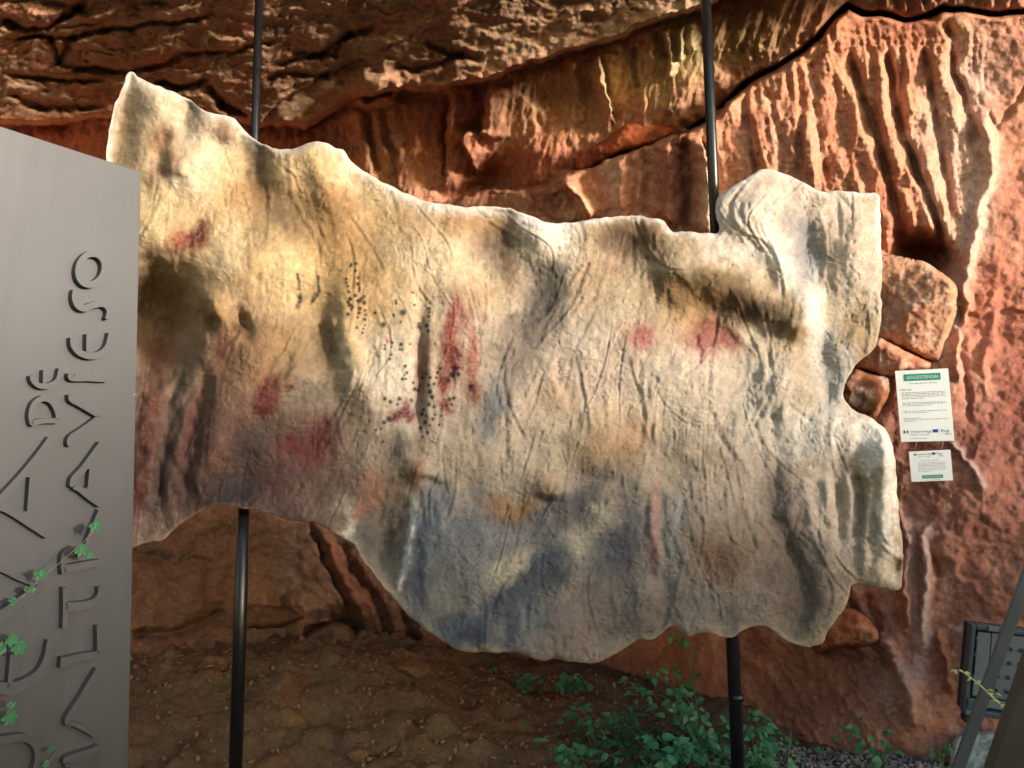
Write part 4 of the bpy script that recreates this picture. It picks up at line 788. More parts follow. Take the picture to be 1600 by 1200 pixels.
STROKES = [([(465, 428), (467, 440), (468, 452)], 2.2), ([(466, 463), (470, 468), (466, 474), (465, 480)], 3), ([(470, 460), (468, 470)], 2.4), ([(497, 432), (497, 442), (498, 452)], 2), ([(499, 455), (494, 463), (488, 471)], 2.6), ([(492, 458), (489, 470)], 2.2)]
def panel_c(px, py, dist):
    c = np.tile(lin((194, 172, 142)), (len(px), 1))
    k = sstep(0, .45, fbm(px / 60, py / 60, 4, 240, .6))[:, None]
    c = c * (1 - .5 * k) + lin((168, 138, 104)) * .5 * k
    k = sstep(0, .45, fbm(px / 45, py / 55, 4, 241, .6))[:, None]
    c = c * (1 - .5 * k) + lin((214, 198, 174)) * .5 * k
    wx_ = px + 24 * fbm(px / 55, py / 55, 4, 242, .6) + 3.0 * gnoise(px / 7, py / 7, 243)
    wy_ = py + 26 * fbm(px / 55, py / 55, 4, 244, .6) + 3.0 * gnoise(px / 7, py / 7, 245)
    fx = Field(wx_, wy_)
    fine = Field(px + 4 * fbm(px / 13, py / 13, 2, 246), py + 4 * fbm(px / 13, py / 13, 2, 247))
    grain = fbm(px / 5, py / 5, 2, 248)
    brk = .80 + .20 * sstep(-.3, .35, fbm(px / 9, py / 16, 3, 249) )
    for b in PAINT:
        red = b[5][0] > 1.6 * b[5][1]
        f = fine if red or min(b[2], b[3]) < 10 else fx
        i, k = f.gauss(b[0], b[1], b[2] * 1.08, b[3] * 1.08, b[4], p=(b[7] if len(b) > 7 else (2.4 if red else 2.9)))
        k = np.clip(k * b[6] * 1.12, 0, b[6]) * brk[i]
        if red:
            k = np.clip(k * .92 + .75 * grain[i] * k, 0, .95)
        k = k[:, None]
        c[i] = c[i] * (1 - k) + lin(b[5]) * k
    # pale lip along the upper edge
    up = np.exp(-(dist / np.where((px > 535) & (px < 880), 12, 8)) ** 2) * sstep(-20, 60, (420 - py) ) * (px < 1380)
    up = np.clip(up * (.75 + .5 * gnoise(px / 14, py / 14, 254)), 0, 1); c = c * (1 - .8 * up[:, None]) + lin((214, 214, 214)) * .8 * up[:, None]
    lo = .6 * np.exp(-(dist / 3) ** 2) * sstep(700, 760, py)
    c = c * (1 - .6 * lo[:, None]) + lin((204, 186, 158)) * .6 * lo[:, None]
    i, k = fine.line([(648, 765), (644, 820), (634, 880), (619, 934)], 5); k = (k * .75)[:, None]; c[i] = c[i] * (1 - k) + lin((222, 216, 206)) * k
    dots = Field(px + .8 * gnoise(px / 4, py / 4, 250), py + .8 * gnoise(px / 4, py / 4, 251))
    for x, y, r in DOTS:
        i, k = dots.gauss(x, y, r * 1.15, r * 1.15, 0, 4); k = (k * .82)[:, None]; c[i] = c[i] * (1 - k) + lin((52, 52, 54)) * k
    for P, w in STROKES:
        i, k = dots.line(P, w, 0); k = (np.clip(k * 1.3, 0, 1) * .8 * (.6 + .4 * sstep(-.2, .2, grain[i])))[:, None]; c[i] = c[i] * (1 - k) + lin((58, 60, 62)) * k
    i, k = dots.line([(1092, 520), (1092, 540), (1098, 548), (1096, 562)], 2.5); k = (k * .8)[:, None]; c[i] = c[i] * (1 - k) + lin((160, 66, 62)) * k
    i, k = dots.line([(1132, 510), (1152, 530), (1160, 545)], 4); k = (k * .7)[:, None]; c[i] = c[i] * (1 - k) + lin((182, 80, 70)) * k
    jit = (1 + .14 * grain + .10 * fbm(px / 16, py / 22, 3, 252) + .06 * fbm(px / 3, py / 3, 1, 253))[:, None]
    lum = c @ np.array([.3, .55, .15]); c = c * ((lum / .34) ** .62)[:, None]
    grey = (c @ np.array([.3, .55, .15]))[:, None]; c = grey + (c - grey) * .93
    return np.clip(c * jit * .53, .01, .9)
panel = relief_slab('relief_panel', OUT, lambda x, y: at_y(x, y, PANEL_Y), panel_h, panel_c, 1.7, M_panel, rim_depth=.055, rim_col=(214, 206, 196), rim_in=.5, amp=1.7, back_every=3)
tag(panel, 'large painted cave wall relief in cream, ochre and grey hung between the black poles', 'relief panel')
# ------------------------------------------------------------------ ground: one sheet out to the horizon, rising towards the back of the shelter
M_earth = rock_mat('earth', rough=0.95, spec=0.15, scales=((60, 0.6, 0.012), (260, 0.6, 0.004)), vary=0.35, speck=(60, .62, (120, 112, 100), .5))
def ground_z(x, y):
    z = 0.22 + 0.13 * sstep(2.0, 3.2, y)
    left = sstep(0.2, -0.9, x)
    z = z + left * 0.24 * sstep(2.9, 3.9, y)
    z = z + 0.07 * sstep(3.4, 4.4, y) * (1 - left)
    z = z + .10 * np.exp(-(((x + 1.15) / .45) ** 2 + ((y - 3.75) / .4) ** 2)) + .07 * np.exp(-(((x + .5) / .5) ** 2 + ((y - 3.85) / .3) ** 2)) + .08 * np.exp(-(((x + 1.7) / .4) ** 2 + ((y - 3.5) / .5) ** 2))
    far = sstep(8, 40, np.hypot(x, y))
    return z * (1 - far) + .1 * far
gxs = axis(-1500, -2.8, 2.6, 1500, .014, 1.16); gys = axis(-1500, 2.35, 5.3, 1500, .014, 1.16)
gX, gY = np.meshgrid(gxs, gys); gx_, gy_ = gX.ravel(), gY.ravel()
near = sstep(9, 5, np.hypot(gx_, gy_ - 2))
gz = ground_z(gx_, gy_) + near * (.09 * fbm(gx_ / .45, gy_ / .45, 5, 301, .6) - .04 * ridged(gx_ / .34 + .4 * fbm(gx_ / .3, gy_ / .3, 2, 305), gy_ / .3, 3, 302) * sstep(.4, -.8, gx_) + .05 * np.abs(fbm(gx_ / .22, gy_ / .22, 4, 306, .6)) * sstep(.4, -.6, gx_) + .018 * fbm(gx_ / .07, gy_ / .07, 4, 303, .6))
d1, gap, cid = cells(gx_ / .16, gy_ / .16, 33)
gz += near * sstep(.66, .7, cid) * .03 * sstep(.45, .1, d1)
gc = np.tile(lin((112, 92, 70)), (len(gx_), 1))
for sd, lo, hi, c_, am in ((311, .0, .45, (84, 66, 50), .8), (312, .1, .5, (140, 116, 84), .6), (313, .15, .5, (128, 84, 54), .6)):
    k = (sstep(lo, hi, fbm(gx_ / .3, gy_ / .25, 5, sd, .6)) * am)[:, None]
    gc = gc * (1 - k) + lin(c_) * k
k = (sstep(.1, .6, gx_) * .55)[:, None]; gc = gc * (1 - k) + lin((92, 86, 82)) * k
gc *= .74 * (1 + .2 * fbm(gx_ / .02, gy_ / .02, 2, 314))[:, None]
ground = mesh_from('ground', np.stack([gx_, gy_, gz], 1), grid_faces(len(gys), len(gxs)).astype(np.int32), M_earth, None, np.clip(gc, .01, .9))
tag(ground, kind='structure')
def gh(x, y):
    j = int(np.clip(np.searchsorted(gys, y), 0, len(gys) - 1)); i = int(np.clip(np.searchsorted(gxs, x), 0, len(gxs) - 1))
    return float(gz[j * len(gxs) + i])

# unseen trees added as a sun blocker: they keep the low sun off the lower half of the shelter
M_far_leaf = plain_mat('far_foliage', (62, 78, 40), rough=.6, vary=.4, scale=3, trans=.25)
M_bark = plain_mat('bark', (82, 66, 52), rough=.9, vary=.4, scale=20, bump=.6)
def shade_tree(cx, cy, h, r, seed, label):
    rg = np.random.default_rng(seed)
    root = empty('added_shade_tree', (cx, cy, gh(cx, cy)))
    tag(root, label, 'tree', 'unseen trees added to shade the shelter')
    bm = bmesh.new()
    b = root.location
    tube_bm(bm, [b + Vector((0, 0, -.2)), b + Vector((.05, .03, h * .35)), b + Vector((-.05, .1, h * .8))], [.16, .11, .03], 8)
    for k in range(7):
        a = rg.uniform(0, 6.28); z0 = h * rg.uniform(.25, .6)
        tube_bm(bm, [b + Vector((0, 0, z0)), b + Vector((math.cos(a) * r * .4, math.sin(a) * r * .4, z0 + .35)), b + Vector((math.cos(a) * r * .8, math.sin(a) * r * .8, z0 + .6))], [.05, .035, .012], 6)
    bm_obj('trunk', bm, M_bark, root)
    n = 9000
    u = rg.normal(size=(n, 3)); u /= np.linalg.norm(u, axis=1)[:, None]
    rr = rg.random(n) ** .45
    P = u * rr[:, None] * np.array([r, r, h * .47]) + np.array([0, 0, h * .5])
    zf = rg.random(n) ** .85; aa = rg.uniform(0, 6.283, n); q = rg.random(n) ** .5 * r * (1 - .55 * zf ** 3)
    P = np.stack([np.cos(aa) * q, np.sin(aa) * q, zf * h], 1)
    lump = .8 + .35 * fbm(P[:, 0] * 1.3 + seed, P[:, 2] * 1.3 + P[:, 1], 3, seed)
    P[:, :2] *= lump[:, None]; P[:, 2] = np.maximum(P[:, 2] * lump, .05)
    A = rg.normal(size=(n, 3)); A /= np.linalg.norm(A, axis=1)[:, None]
    Bv = np.cross(A, rg.normal(size=(n, 3))); Bv /= np.linalg.norm(Bv, axis=1)[:, None]
    s = rg.uniform(.06, .13, n)[:, None]
    base_ = P + np.array([cx, cy, gh(cx, cy)])
    V = np.stack([base_ - A * s, base_ + Bv * s * .5, base_ + A * s, base_ - Bv * s * .5], 1).reshape(-1, 3)
    o = mesh_from('crown', V, np.arange(n * 4).reshape(-1, 4).astype(np.int32), M_far_leaf, None, smooth=False)
    reparent(o, root)
sd = np.array([SUN_TO.x, SUN_TO.y]); sd /= np.linalg.norm(sd); sn = np.array([-sd[1], sd[0]])
for k, (off, h, r, lab) in enumerate([(-5.2, 2.9, 1.5, 'unseen shade tree furthest left in the added row facing the shelter'), (-2.9, 2.7, 1.4, 'unseen shade tree second in the added row facing the shelter'), (-.7, 2.75, 1.45, 'unseen shade tree in the middle of the added row facing the shelter'), (1.6, 2.6, 1.4, 'unseen shade tree fourth in the added row facing the shelter'), (3.9, 2.85, 1.5, 'unseen shade tree last in the added row facing the shelter')]):
    p = np.array([.2, 2.8]) + sd * 11.5 + sn * off * .82
    shade_tree(p[0], p[1], h, r, 40 + k, lab)
# ------------------------------------------------------------------ loose and jointed stones of the wall
M_stone = rock_mat('stone', rough=.85, spec=.12, scales=((70, .6, .010), (230, .6, .005)), vary=.35)
def stone(outline, depth, tilt, colours, parent, name='stone', puff=.06, seed=0, cell=2.2, rim=.10, label=None, rough=1.0, edge=26):
    P = np.array(outline, float); cx0, cy0 = P.mean(0)
    def tw(x, y):
        return at(x, y, depth + tilt[0] * (x - cx0) + tilt[1] * (y - cy0))
    def hh(px, py, dist):
        t = np.clip(1 - dist / edge, 0, 1)
        r_ = np.random.default_rng(seed * 7 + 1); ext = max(np.ptp(P[:, 0]), np.ptp(P[:, 1]))
        wx2 = px + 4 * gnoise(px / 16, py / 16, seed) ; wy2 = py + 4 * gnoise(px / 16, py / 16, seed + 1)
        f = np.full(px.shape, 9.0)
        for q in range(9):                                            # broken faces: lowest of several tilted planes
            a_ = r_.uniform(0, 6.283); sl = r_.uniform(.15, .75) * .003; o_ = r_.uniform(.0, .30) * ext
            f = np.minimum(f, -sl * ((wx2 - cx0) * math.cos(a_) + (wy2 - cy0) * math.sin(a_) - o_))
        f = np.clip(f - np.max(f), -.12, 0) * .8 + .02
        return puff * (np.sqrt(np.clip(1 - t * t, 0, 1)) - 1) + rough * (f + .016 * fbm(px / 30, py / 26, 4, seed + 2, .6) + .007 * ridged(px / 20, py / 15, 3, seed + 3) + .004 * fbm(px / 6, py / 6, 3, seed + 4)) * sstep(-6, 5, dist)
    def cc(px, py, dist):
        c = np.tile(lin(colours[0]), (len(px), 1))
        for n_, col in enumerate(colours[1:]):
            k = (sstep(-.05, .4, fbm(px / 28, py / 28, 4, seed + 10 + n_, .6)) * .8)[:, None]
            c = c * (1 - k) + lin(col) * k
        return np.clip(c * (1 + .2 * fbm(px / 6, py / 6, 3, seed + 20))[:, None] * WALL_GAIN * .8 * np.array([.78, 1.15, 1.4]), .01, .6)
    o = relief_slab(name, outline, tw, hh, cc, cell, M_stone, None, rim_depth=rim, rim_in=-.4, dens=4, amp=1.4, back_every=5)
    if parent is not None: o.parent = parent
    if label: o['label'] = label
    return o
stone([(899, 248), (919, 233), (946, 217), (977, 191), (1015, 175), (1054, 174), (1062, 186), (1058, 209), (1019, 225), (973, 236), (938, 252), (904, 269)], wall_depth(985, 222) - .10, (-.0012, -.0006), [(176, 78, 46), (190, 96, 54), (110, 56, 38)], cave_wall, seed=3, puff=.07, edge=12, label='long red stone wedged in the slanting crevice')
stone([(1366, 398), (1400, 402), (1447, 413), (1480, 435), (1493, 447), (1491, 490), (1478, 530), (1467, 566), (1447, 560), (1407, 542), (1366, 528), (1358, 463)], 3.27, (-.0006, .0002), [(196, 122, 88), (216, 156, 124), (164, 92, 64)], cave_wall, seed=5, puff=.05, edge=8, label='large orange block under the draped flutes')
stone([(1373, 527), (1400, 541), (1433, 557), (1458, 571), (1446, 577), (1418, 579), (1394, 586), (1367, 582), (1335, 574), (1345, 552)], 3.26, (-.0006, 0), [(196, 116, 84), (220, 160, 132), (170, 88, 60)], cave_wall, seed=7, puff=.05, edge=7, label='pale ledge stone above the notices')
stone([(1336, 576), (1362, 584), (1386, 592), (1387, 613), (1378, 632), (1366, 652), (1340, 648), (1318, 634), (1308, 612), (1318, 590)], 3.27, (-.0006, 0), [(160, 88, 58), (216, 164, 136), (120, 62, 44)], cave_wall, seed=9, puff=.05, edge=8, label='small cracked stone in the notch of the relief panel')
stone([(1312, 946), (1335, 952), (1358, 964), (1372, 985), (1376, 1004), (1350, 1012), (1312, 1010), (1282, 1016), (1262, 1000), (1290, 970)], 3.36, (-.001, -.0004), [(180, 92, 62), (150, 74, 50), (206, 130, 98)], cave_wall, seed=11, puff=.06, edge=9, label='orange stone jutting out below the right end of the relief panel')
stone([(204, 984), (240, 974), (290, 962), (340, 950), (400, 944), (452, 950), (476, 966), (440, 980), (390, 984), (330, 990), (270, 1008), (204, 1022)], wall_depth(330, 975) - .02, (0, -.001), [(124, 76, 50), (144, 86, 52), (100, 62, 44)], cave_wall, seed=21, puff=.10, edge=10, rim=.2, label='brown rock ledge low in the dark recess')
stone([(436, 956), (462, 938), (478, 950), (474, 985), (482, 1012), (470, 1034), (436, 1030), (426, 1000)], wall_depth(455, 985) - .08, (0, -.001), [(130, 76, 48), (146, 88, 52), (104, 64, 44)], cave_wall, seed=23, puff=.10, edge=10, rim=.2, label='upright lump of rock beside the boulder in the recess')
stone([(214, 1040), (250, 1028), (300, 1030), (330, 1050), (318, 1078), (270, 1092), (220, 1086)], 3.75, (0, -.0015), [(114, 78, 56), (132, 90, 62), (94, 64, 48)], ground, seed=25, puff=.10, edge=14, rim=.25, label='rounded rock rising from the earth beside the lettered plate')
stone([(520, 1050), (560, 1034), (620, 1036), (680, 1058), (740, 1082), (700, 1100), (620, 1096), (550, 1080)], 3.85, (0, -.003), [(112, 76, 56), (128, 88, 60), (94, 66, 50)], ground, seed=27, puff=.08, edge=20, rim=.25, label='long low rock hump in the earth under the relief panel')
t_ = stone([(472, 1000), (487, 986), (517, 972), (540, 976), (556, 992), (556, 1008), (530, 1015), (492, 1017), (476, 1012)], 4.55, (0, -.002), [(112, 70, 48), (128, 80, 54), (88, 56, 42)], None, name='boulder', seed=13, puff=.09, edge=8, rim=.25, cell=2.0)
tag(t_, 'brown boulder lying in the dark recess at the back', 'boulder')
SLAB_D = 2.95
t_ = stone([(1487, 1160), (1497, 1148), (1520, 1142), (1600, 1146), (1660, 1150), (1670, 1250), (1600, 1290), (1500, 1300), (1480, 1230)], SLAB_D, (0, -.0016), [(150, 136, 124), (118, 104, 94), (176, 160, 142)], None, name='stone_block', seed=15, puff=.07, edge=7, rim=.30, cell=2.4, rough=.8)
tag(t_, 'grey stone block under the grey plastic case', 'stone block')

# ------------------------------------------------------------------ two black poles between ground and ceiling
M_pole = plain_mat('black_pole_paint', (20, 22, 25), rough=.32, spec=.5, vary=.25, scale=30)
def pole(top, bot, r_up, r_lo, label, collar):
    A, B_ = Vector(at_y(*top, 2.93)), Vector(at_y(*bot, 2.90))
    d = (A - B_).normalized()
    foot = B_ - d * ((B_.z - gh(B_.x, B_.y)) / d.z + .05)
    head = A + d * .75
    root = empty('support_pole', foot)
    tag(root, label, 'pole', 'black poles carrying the relief panel')
    mid_ = foot + d * 1.45
    bm = bmesh.new(); tube_bm(bm, [foot, mid_], r_lo, 24); bm_obj('lower_tube', bm, M_pole, root)
    bm = bmesh.new(); tube_bm(bm, [mid_ - d * .1, head], r_up, 24); bm_obj('upper_tube', bm, M_pole, root)
    bm = bmesh.new(); tube_bm(bm, [mid_ - d * .004, mid_ + d * .03], [r_lo * 1.1, r_lo * 1.1], 24); bm_obj('collar', bm, M_pole, root)
    if collar: 
        c_ = Vector(at_y(*collar, 2.90)); bm = bmesh.new(); tube_bm(bm, [c_ - d * .012, c_ + d * .012], [r_lo * 1.06] * 2, 24); bm_obj('joint_ring', bm, M_pole, root)
    bm = bmesh.new(); tube_bm(bm, [foot - d * .01, foot + d * .08], [.09, .09], 24); bm_obj('base_plate', bm, M_pole, root)

pole((405, 0), (368, 1200), .0165, .0235, 'black support pole at the left, near the grey lettered plate', None)
pole((1101, -40), (1153, 1200), .0205, .0235, 'black support pole at the right, among the green plants', (1151, 1090))

# ------------------------------------------------------------------ the lettered metal plate in front
def plate_mat():
    m, nt, b = new_mat('painted_steel')
    N, Lk = nt.nodes, nt.links
    tc = N.new('ShaderNodeTexCoord'); mp = N.new('ShaderNodeMapping'); mp.inputs['Scale'].default_value = (14, 14, .5)
    Lk.new(tc.outputs['Object'], mp.inputs[0])
    n = N.new('ShaderNodeTexNoise'); n.inputs['Scale'].default_value = 3; n.inputs['Detail'].default_value = 7; n.inputs['Roughness'].default_value = .6
    Lk.new(mp.outputs[0], n.inputs[0])
    n2 = N.new('ShaderNodeTexNoise'); n2.inputs['Scale'].default_value = 2.2; n2.inputs['Detail'].default_value = 6
    Lk.new(tc.outputs['Object'], n2.inputs[0])
    r = N.new('ShaderNodeValToRGB'); r.color_ramp.elements[0].position = .32; r.color_ramp.elements[1].position = .7
    r.color_ramp.elements[0].color = (*lin((64, 66, 70)), 1); r.color_ramp.elements[1].color = (*lin((71, 72, 76)), 1)
    Lk.new(n.outputs[0], r.inputs[0])
    r2 = N.new('ShaderNodeMapRange'); r2.inputs[1].default_value = .3; r2.inputs[2].default_value = .7; r2.inputs[3].default_value = .86; r2.inputs[4].default_value = 1.12
    Lk.new(n2.outputs[0], r2.inputs[0])
    mx = N.new('ShaderNodeMix'); mx.data_type = 'RGBA'; mx.blend_type = 'MULTIPLY'; mx.inputs[0].default_value = 1
    Lk.new(r.outputs[0], mx.inputs[6]); Lk.new(r2.outputs[0], mx.inputs[7])
    n3 = N.new('ShaderNodeTexNoise'); n3.inputs['Scale'].default_value = 60; n3.inputs['Detail'].default_value = 2
    Lk.new(tc.outputs['Object'], n3.inputs[0])
    r3 = N.new('ShaderNodeMapRange'); r3.inputs[1].default_value = .80; r3.inputs[2].default_value = .82; r3.inputs[4].default_value = .5
    Lk.new(n3.outputs[0], r3.inputs[0])
    m2 = N.new('ShaderNodeMix'); m2.data_type = 'RGBA'; Lk.new(r3.outputs[0], m2.inputs[0]); Lk.new(mx.outputs[2], m2.inputs[6]); m2.inputs[7].default_value = (*lin((190, 184, 178)), 1)
    Lk.new(m2.outputs[2], b.inputs['Base Color'])
    b.inputs['Metallic'].default_value = .15
    r4 = N.new('ShaderNodeMapRange'); r4.inputs[3].default_value = .42; r4.inputs[4].default_value = .62; Lk.new(n.outputs[0], r4.inputs[0]); Lk.new(r4.outputs[0], b.inputs['Roughness'])
    return m
M_plate = plate_mat()
pTR = at(220, 268, 1.90); pBR = at(200, 1200, 1.87); pL = at(0, 197, 1.657)
pe1 = Vector(pL - pTR); pe2 = Vector(pBR - pTR)
pN = pe1.cross(pe2).normalized()
if pN.dot(Vector(CAM - pTR)) < 0: pN = -pN
pO = Vector(pTR)
def on_plate(px, py, lift=0.0):
    r = Vector(ray(px, py)); t = (pO - Vector(CAM)).dot(pN) / r.dot(pN)
    return Vector(CAM) + r * t + pN * lift
down = (Vector(pBR) - pO).normalized(); leftw = pe1.normalized()
W_PL = 1.05; foot_z = .12
H_PL = (pO.z - foot_z) / -down.z
plate = empty('lettered_plate', pO + down * H_PL)
tag(plate, 'grey steel plate with raised upright lettering at the left edge', 'sign')
bm = bmesh.new(); box_bm(bm, pO, leftw * W_PL, down * H_PL, -pN * .012, .0015); bm_obj('plate', bm, M_plate, plate)
def stroke_bm(bm, pts, widths, base, top):
    """a flat band following traced pixels, raised off the plate, rounded corners by resampling"""
    pts = [np.array(p, float) for p in pts]
    if not hasattr(widths, '__len__'): widths = [widths] * len(pts)
    n = len(pts)
    P, Wd = [], []
    m = 8
    for k in range(n - 1):
        p0 = pts[max(k - 1, 0)]; p1 = pts[k]; p2 = pts[k + 1]; p3 = pts[min(k + 2, n - 1)]
        steps = m if n > 2 else 2
        for j in range(steps + (1 if k == n - 2 else 0)):
            t = j / steps
            q = .5 * ((2 * p1) + (-p0 + p2) * t + (2 * p0 - 5 * p1 + 4 * p2 - p3) * t * t + (-p0 + 3 * p1 - 3 * p2 + p3) * t ** 3)
            P.append(q); Wd.append(widths[k] * (1 - t) + widths[k + 1] * t)
    L, R = [], []
    for k in range(len(P)):
        d = P[min(k + 1, len(P) - 1)] - P[max(k - 1, 0)]; d /= np.hypot(*d) + 1e-9
        nn = np.array([-d[1], d[0]]) * Wd[k] / 2
        L.append(P[k] + nn); R.append(P[k] - nn)
    loops = []
    for lift in (base, top):
        loops.append(([bm.verts.new(on_plate(*p, lift)) for p in L], [bm.verts.new(on_plate(*p, lift)) for p in R]))
    (l0, r0), (l1, r1) = loops
    fs = []
    for k in range(len(P) - 1):
        fs += [bm.faces.new((l1[k], l1[k + 1], r1[k + 1], r1[k])), bm.faces.new((l0[k], l1[k], l1[k + 1], l0[k + 1])[::-1]), bm.faces.new((r0[k], r0[k + 1], r1[k + 1], r1[k])[::-1])]
    fs += [bm.faces.new((l0[0], r0[0], r1[0], l1[0])), bm.faces.new((l0[-1], l1[-1], r1[-1], r0[-1]))]
    bmesh.ops.recalc_face_normals(bm, faces=fs)
def zA(*p): return [(x / 3.3333, 360 + y / 3.3333) for x, y in p]
def zB(*p): return [(x / 4, 600 + y / 4) for x, y in p]
def zC(*p): return [(x / 4, 900 + y / 4) for x, y in p]
ell = [(455 + 68 * math.cos(a) + 10 * math.sin(a), 205 - 80 * math.sin(a)) for a in np.linspace(0, 2 * math.pi, 17)]
LETTERS = [  # strokes per letter: (points, widths in photo pixels)
    [(zA(*ell), [6.5, 6.5, 7, 7.5, 8, 7.5, 7, 7, 6.5, 6.5, 7, 7.5, 8, 7.5, 7, 6.5, 6.5])],
    [(zA((370, 312), (368, 350), (385, 390), (420, 408), (465, 392), (515, 384), (545, 405), (548, 432), (536, 464)), [4, 6, 8, 8, 8, 8, 7, 6, 4])],
    [(zA((352, 560), (364, 605), (400, 640), (455, 655), (510, 640), (542, 600), (552, 535)), [3, 6, 7.5, 8, 7.5, 6, 3]), (zA((441, 542), (440, 640)), [5, 5])],
    [(zA((352, 744), (356, 762), (385, 767), (440, 768), (500, 776), (545, 777)), [7, 10, 9, 8, 6, 5])],
    [(zA((350, 855), (356, 880), (400, 905), (500, 968)), [6, 7, 7, 5]), (zA((500, 968), (430, 1030), (365, 1075), (348, 1098), (348, 1122)), [5, 9, 10, 9, 5])],
    [(zB((610, 368), (560, 440), (500, 525), (440, 590), (428, 640)), [6, 7, 8, 8, 6]), (zB((436, 638), (470, 650), (540, 705), (610, 758)), [6, 7, 7, 5]), (zB((545, 530), (535, 640)), [4, 4])],
    [(zB((604, 786), (580, 850), (540, 950), (498, 1056)), [5, 6, 6, 5]), (zB((380, 1180), (372, 1120), (380, 1060), (420, 1030), (470, 1035), (498, 1060)), [6, 6, 6, 6, 6, 5]), (zB((376, 1150), (440, 1140), (520, 1122), (606, 1112)), [10, 9, 8, 9])],
    [(zC((384, 65), (386, 190), (382, 315)), [6, 6, 6]), (zC((386, 185), (450, 184), (540, 166), (585, 140), (603, 100), (600, 62)), [12, 11, 9, 8, 6, 4])],
    [(zC((355, 528), (380, 528), (450, 505), (520, 492), (602, 478)), [12, 12, 9, 9, 8]), (zC((596, 478), (598, 400), (590, 302)), [6, 6, 4])],
    [(zC((590, 572), (550, 640), (490, 745), (430, 840), (404, 885), (398, 918)), [5, 6, 7, 8, 8, 5]), (zC((400, 912), (430, 908), (510, 945), (582, 990)), [6, 6, 6, 5])],
    [(zC((600, 1055), (540, 1085), (460, 1115), (400, 1135), (386, 1158)), [5, 8, 10, 9, 6]), (zC((386, 1160), (430, 1172), (470, 1205), (520, 1240)), [6, 6, 7, 6]), (zC((520, 1240), (450, 1270), (400, 1290), (385, 1320)), [6, 8, 8, 6]), (zC((385, 1320), (450, 1345), (590, 1420)), [6, 7, 6])],
    [(zA((142, 758), (156, 788), (192, 810), (240, 808), (280, 780), (293, 720)), [3, 5, 6.5, 6.5, 5, 3]), (zA((214, 728), (212, 800)), [4, 4])],
    [(zA((148, 1012), (142, 960), (160, 905), (205, 875), (250, 892), (276, 940), (282, 990)), [4, 6, 7, 7, 6, 5, 4]), (zA((146, 1006), (200, 992), (288, 990)), [7, 6, 6])],
    [(zB((292, 338), (220, 440), (120, 565), (40, 655), (-30, 730)), [6, 7, 8, 9, 9]), (zB((-30, 760), (20, 780), (90, 820), (180, 880), (278, 950)), [8, 8, 8, 8, 5]), (zB((175, 582), (160, 785)), [5, 5])],
    [(zC((-80, -60), (0, -50), (110, 5), (215, 48)), [8, 8, 8, 6]), (zC((215, 48), (130, 130), (0, 235), (-90, 300)), [6, 10, 14, 14])],
    [(zC((-120, 600), (-60, 670), (0, 690), (70, 690), (160, 650), (230, 590), (272, 500), (284, 392)), [8, 12, 15, 15, 13, 10, 8, 4]), (zC((58, 478), (38, 690)), [6, 6])],
    [(zC((-80, 1010), (0, 1010), (100, 995), (160, 1010), (200, 1050), (214, 1110), (205, 1180), (160, 1250), (60, 1290), (-60, 1300)), [8, 10, 9, 8, 7, 7, 8, 9, 9, 8])],
]
for Ls in LETTERS:
    bm = bmesh.new()
    for pts, w in Ls: stroke_bm(bm, pts, [q * 1.3 for q in w], -.0005, .020)
    bm_obj('letter', bm, M_plate, plate)

# ------------------------------------------------------------------ two printed notices on the wall
M_paper = plain_mat('laminated_paper', (246, 250, 250), rough=.35, spec=.4, vary=.03, scale=5)
M_teal = plain_mat('teal_print', (0, 150, 126), rough=.4, vary=.05)
M_white = plain_mat('white_print', (235, 240, 240), rough=.4, vary=.02)
M_ink = plain_mat('grey_print', (120, 128, 132), rough=.5, vary=.1, scale=90)
M_inkb = plain_mat('black_print', (40, 42, 48), rough=.5, vary=.1)
M_blue = plain_mat('blue_print', (36, 74, 168), rough=.4, vary=.05)
M_navy = plain_mat('steel_blue_print', (72, 108, 150), rough=.4, vary=.05)
M_green = plain_mat('green_print', (40, 120, 70), rough=.4, vary=.05)
M_red = plain_mat('red_print', (196, 50, 52), rough=.4, vary=.05)
M_yel = plain_mat('yellow_print', (236, 200, 60), rough=.4, vary=.05)
def sheet_frame(corners, D, tilt):
    P = [Vector(at(x, y, D + tilt * (x - corners[0][0]))) for x, y in corners]
    o = P[0]; ex = P[1] - P[0]; ey = P[3] - P[0]
    n = ey.cross(ex).normalized()
    if n.dot(Vector(CAM) - o) < 0: n = -n
    # square the sheet up on its own plane
    return o, ex, ey, n
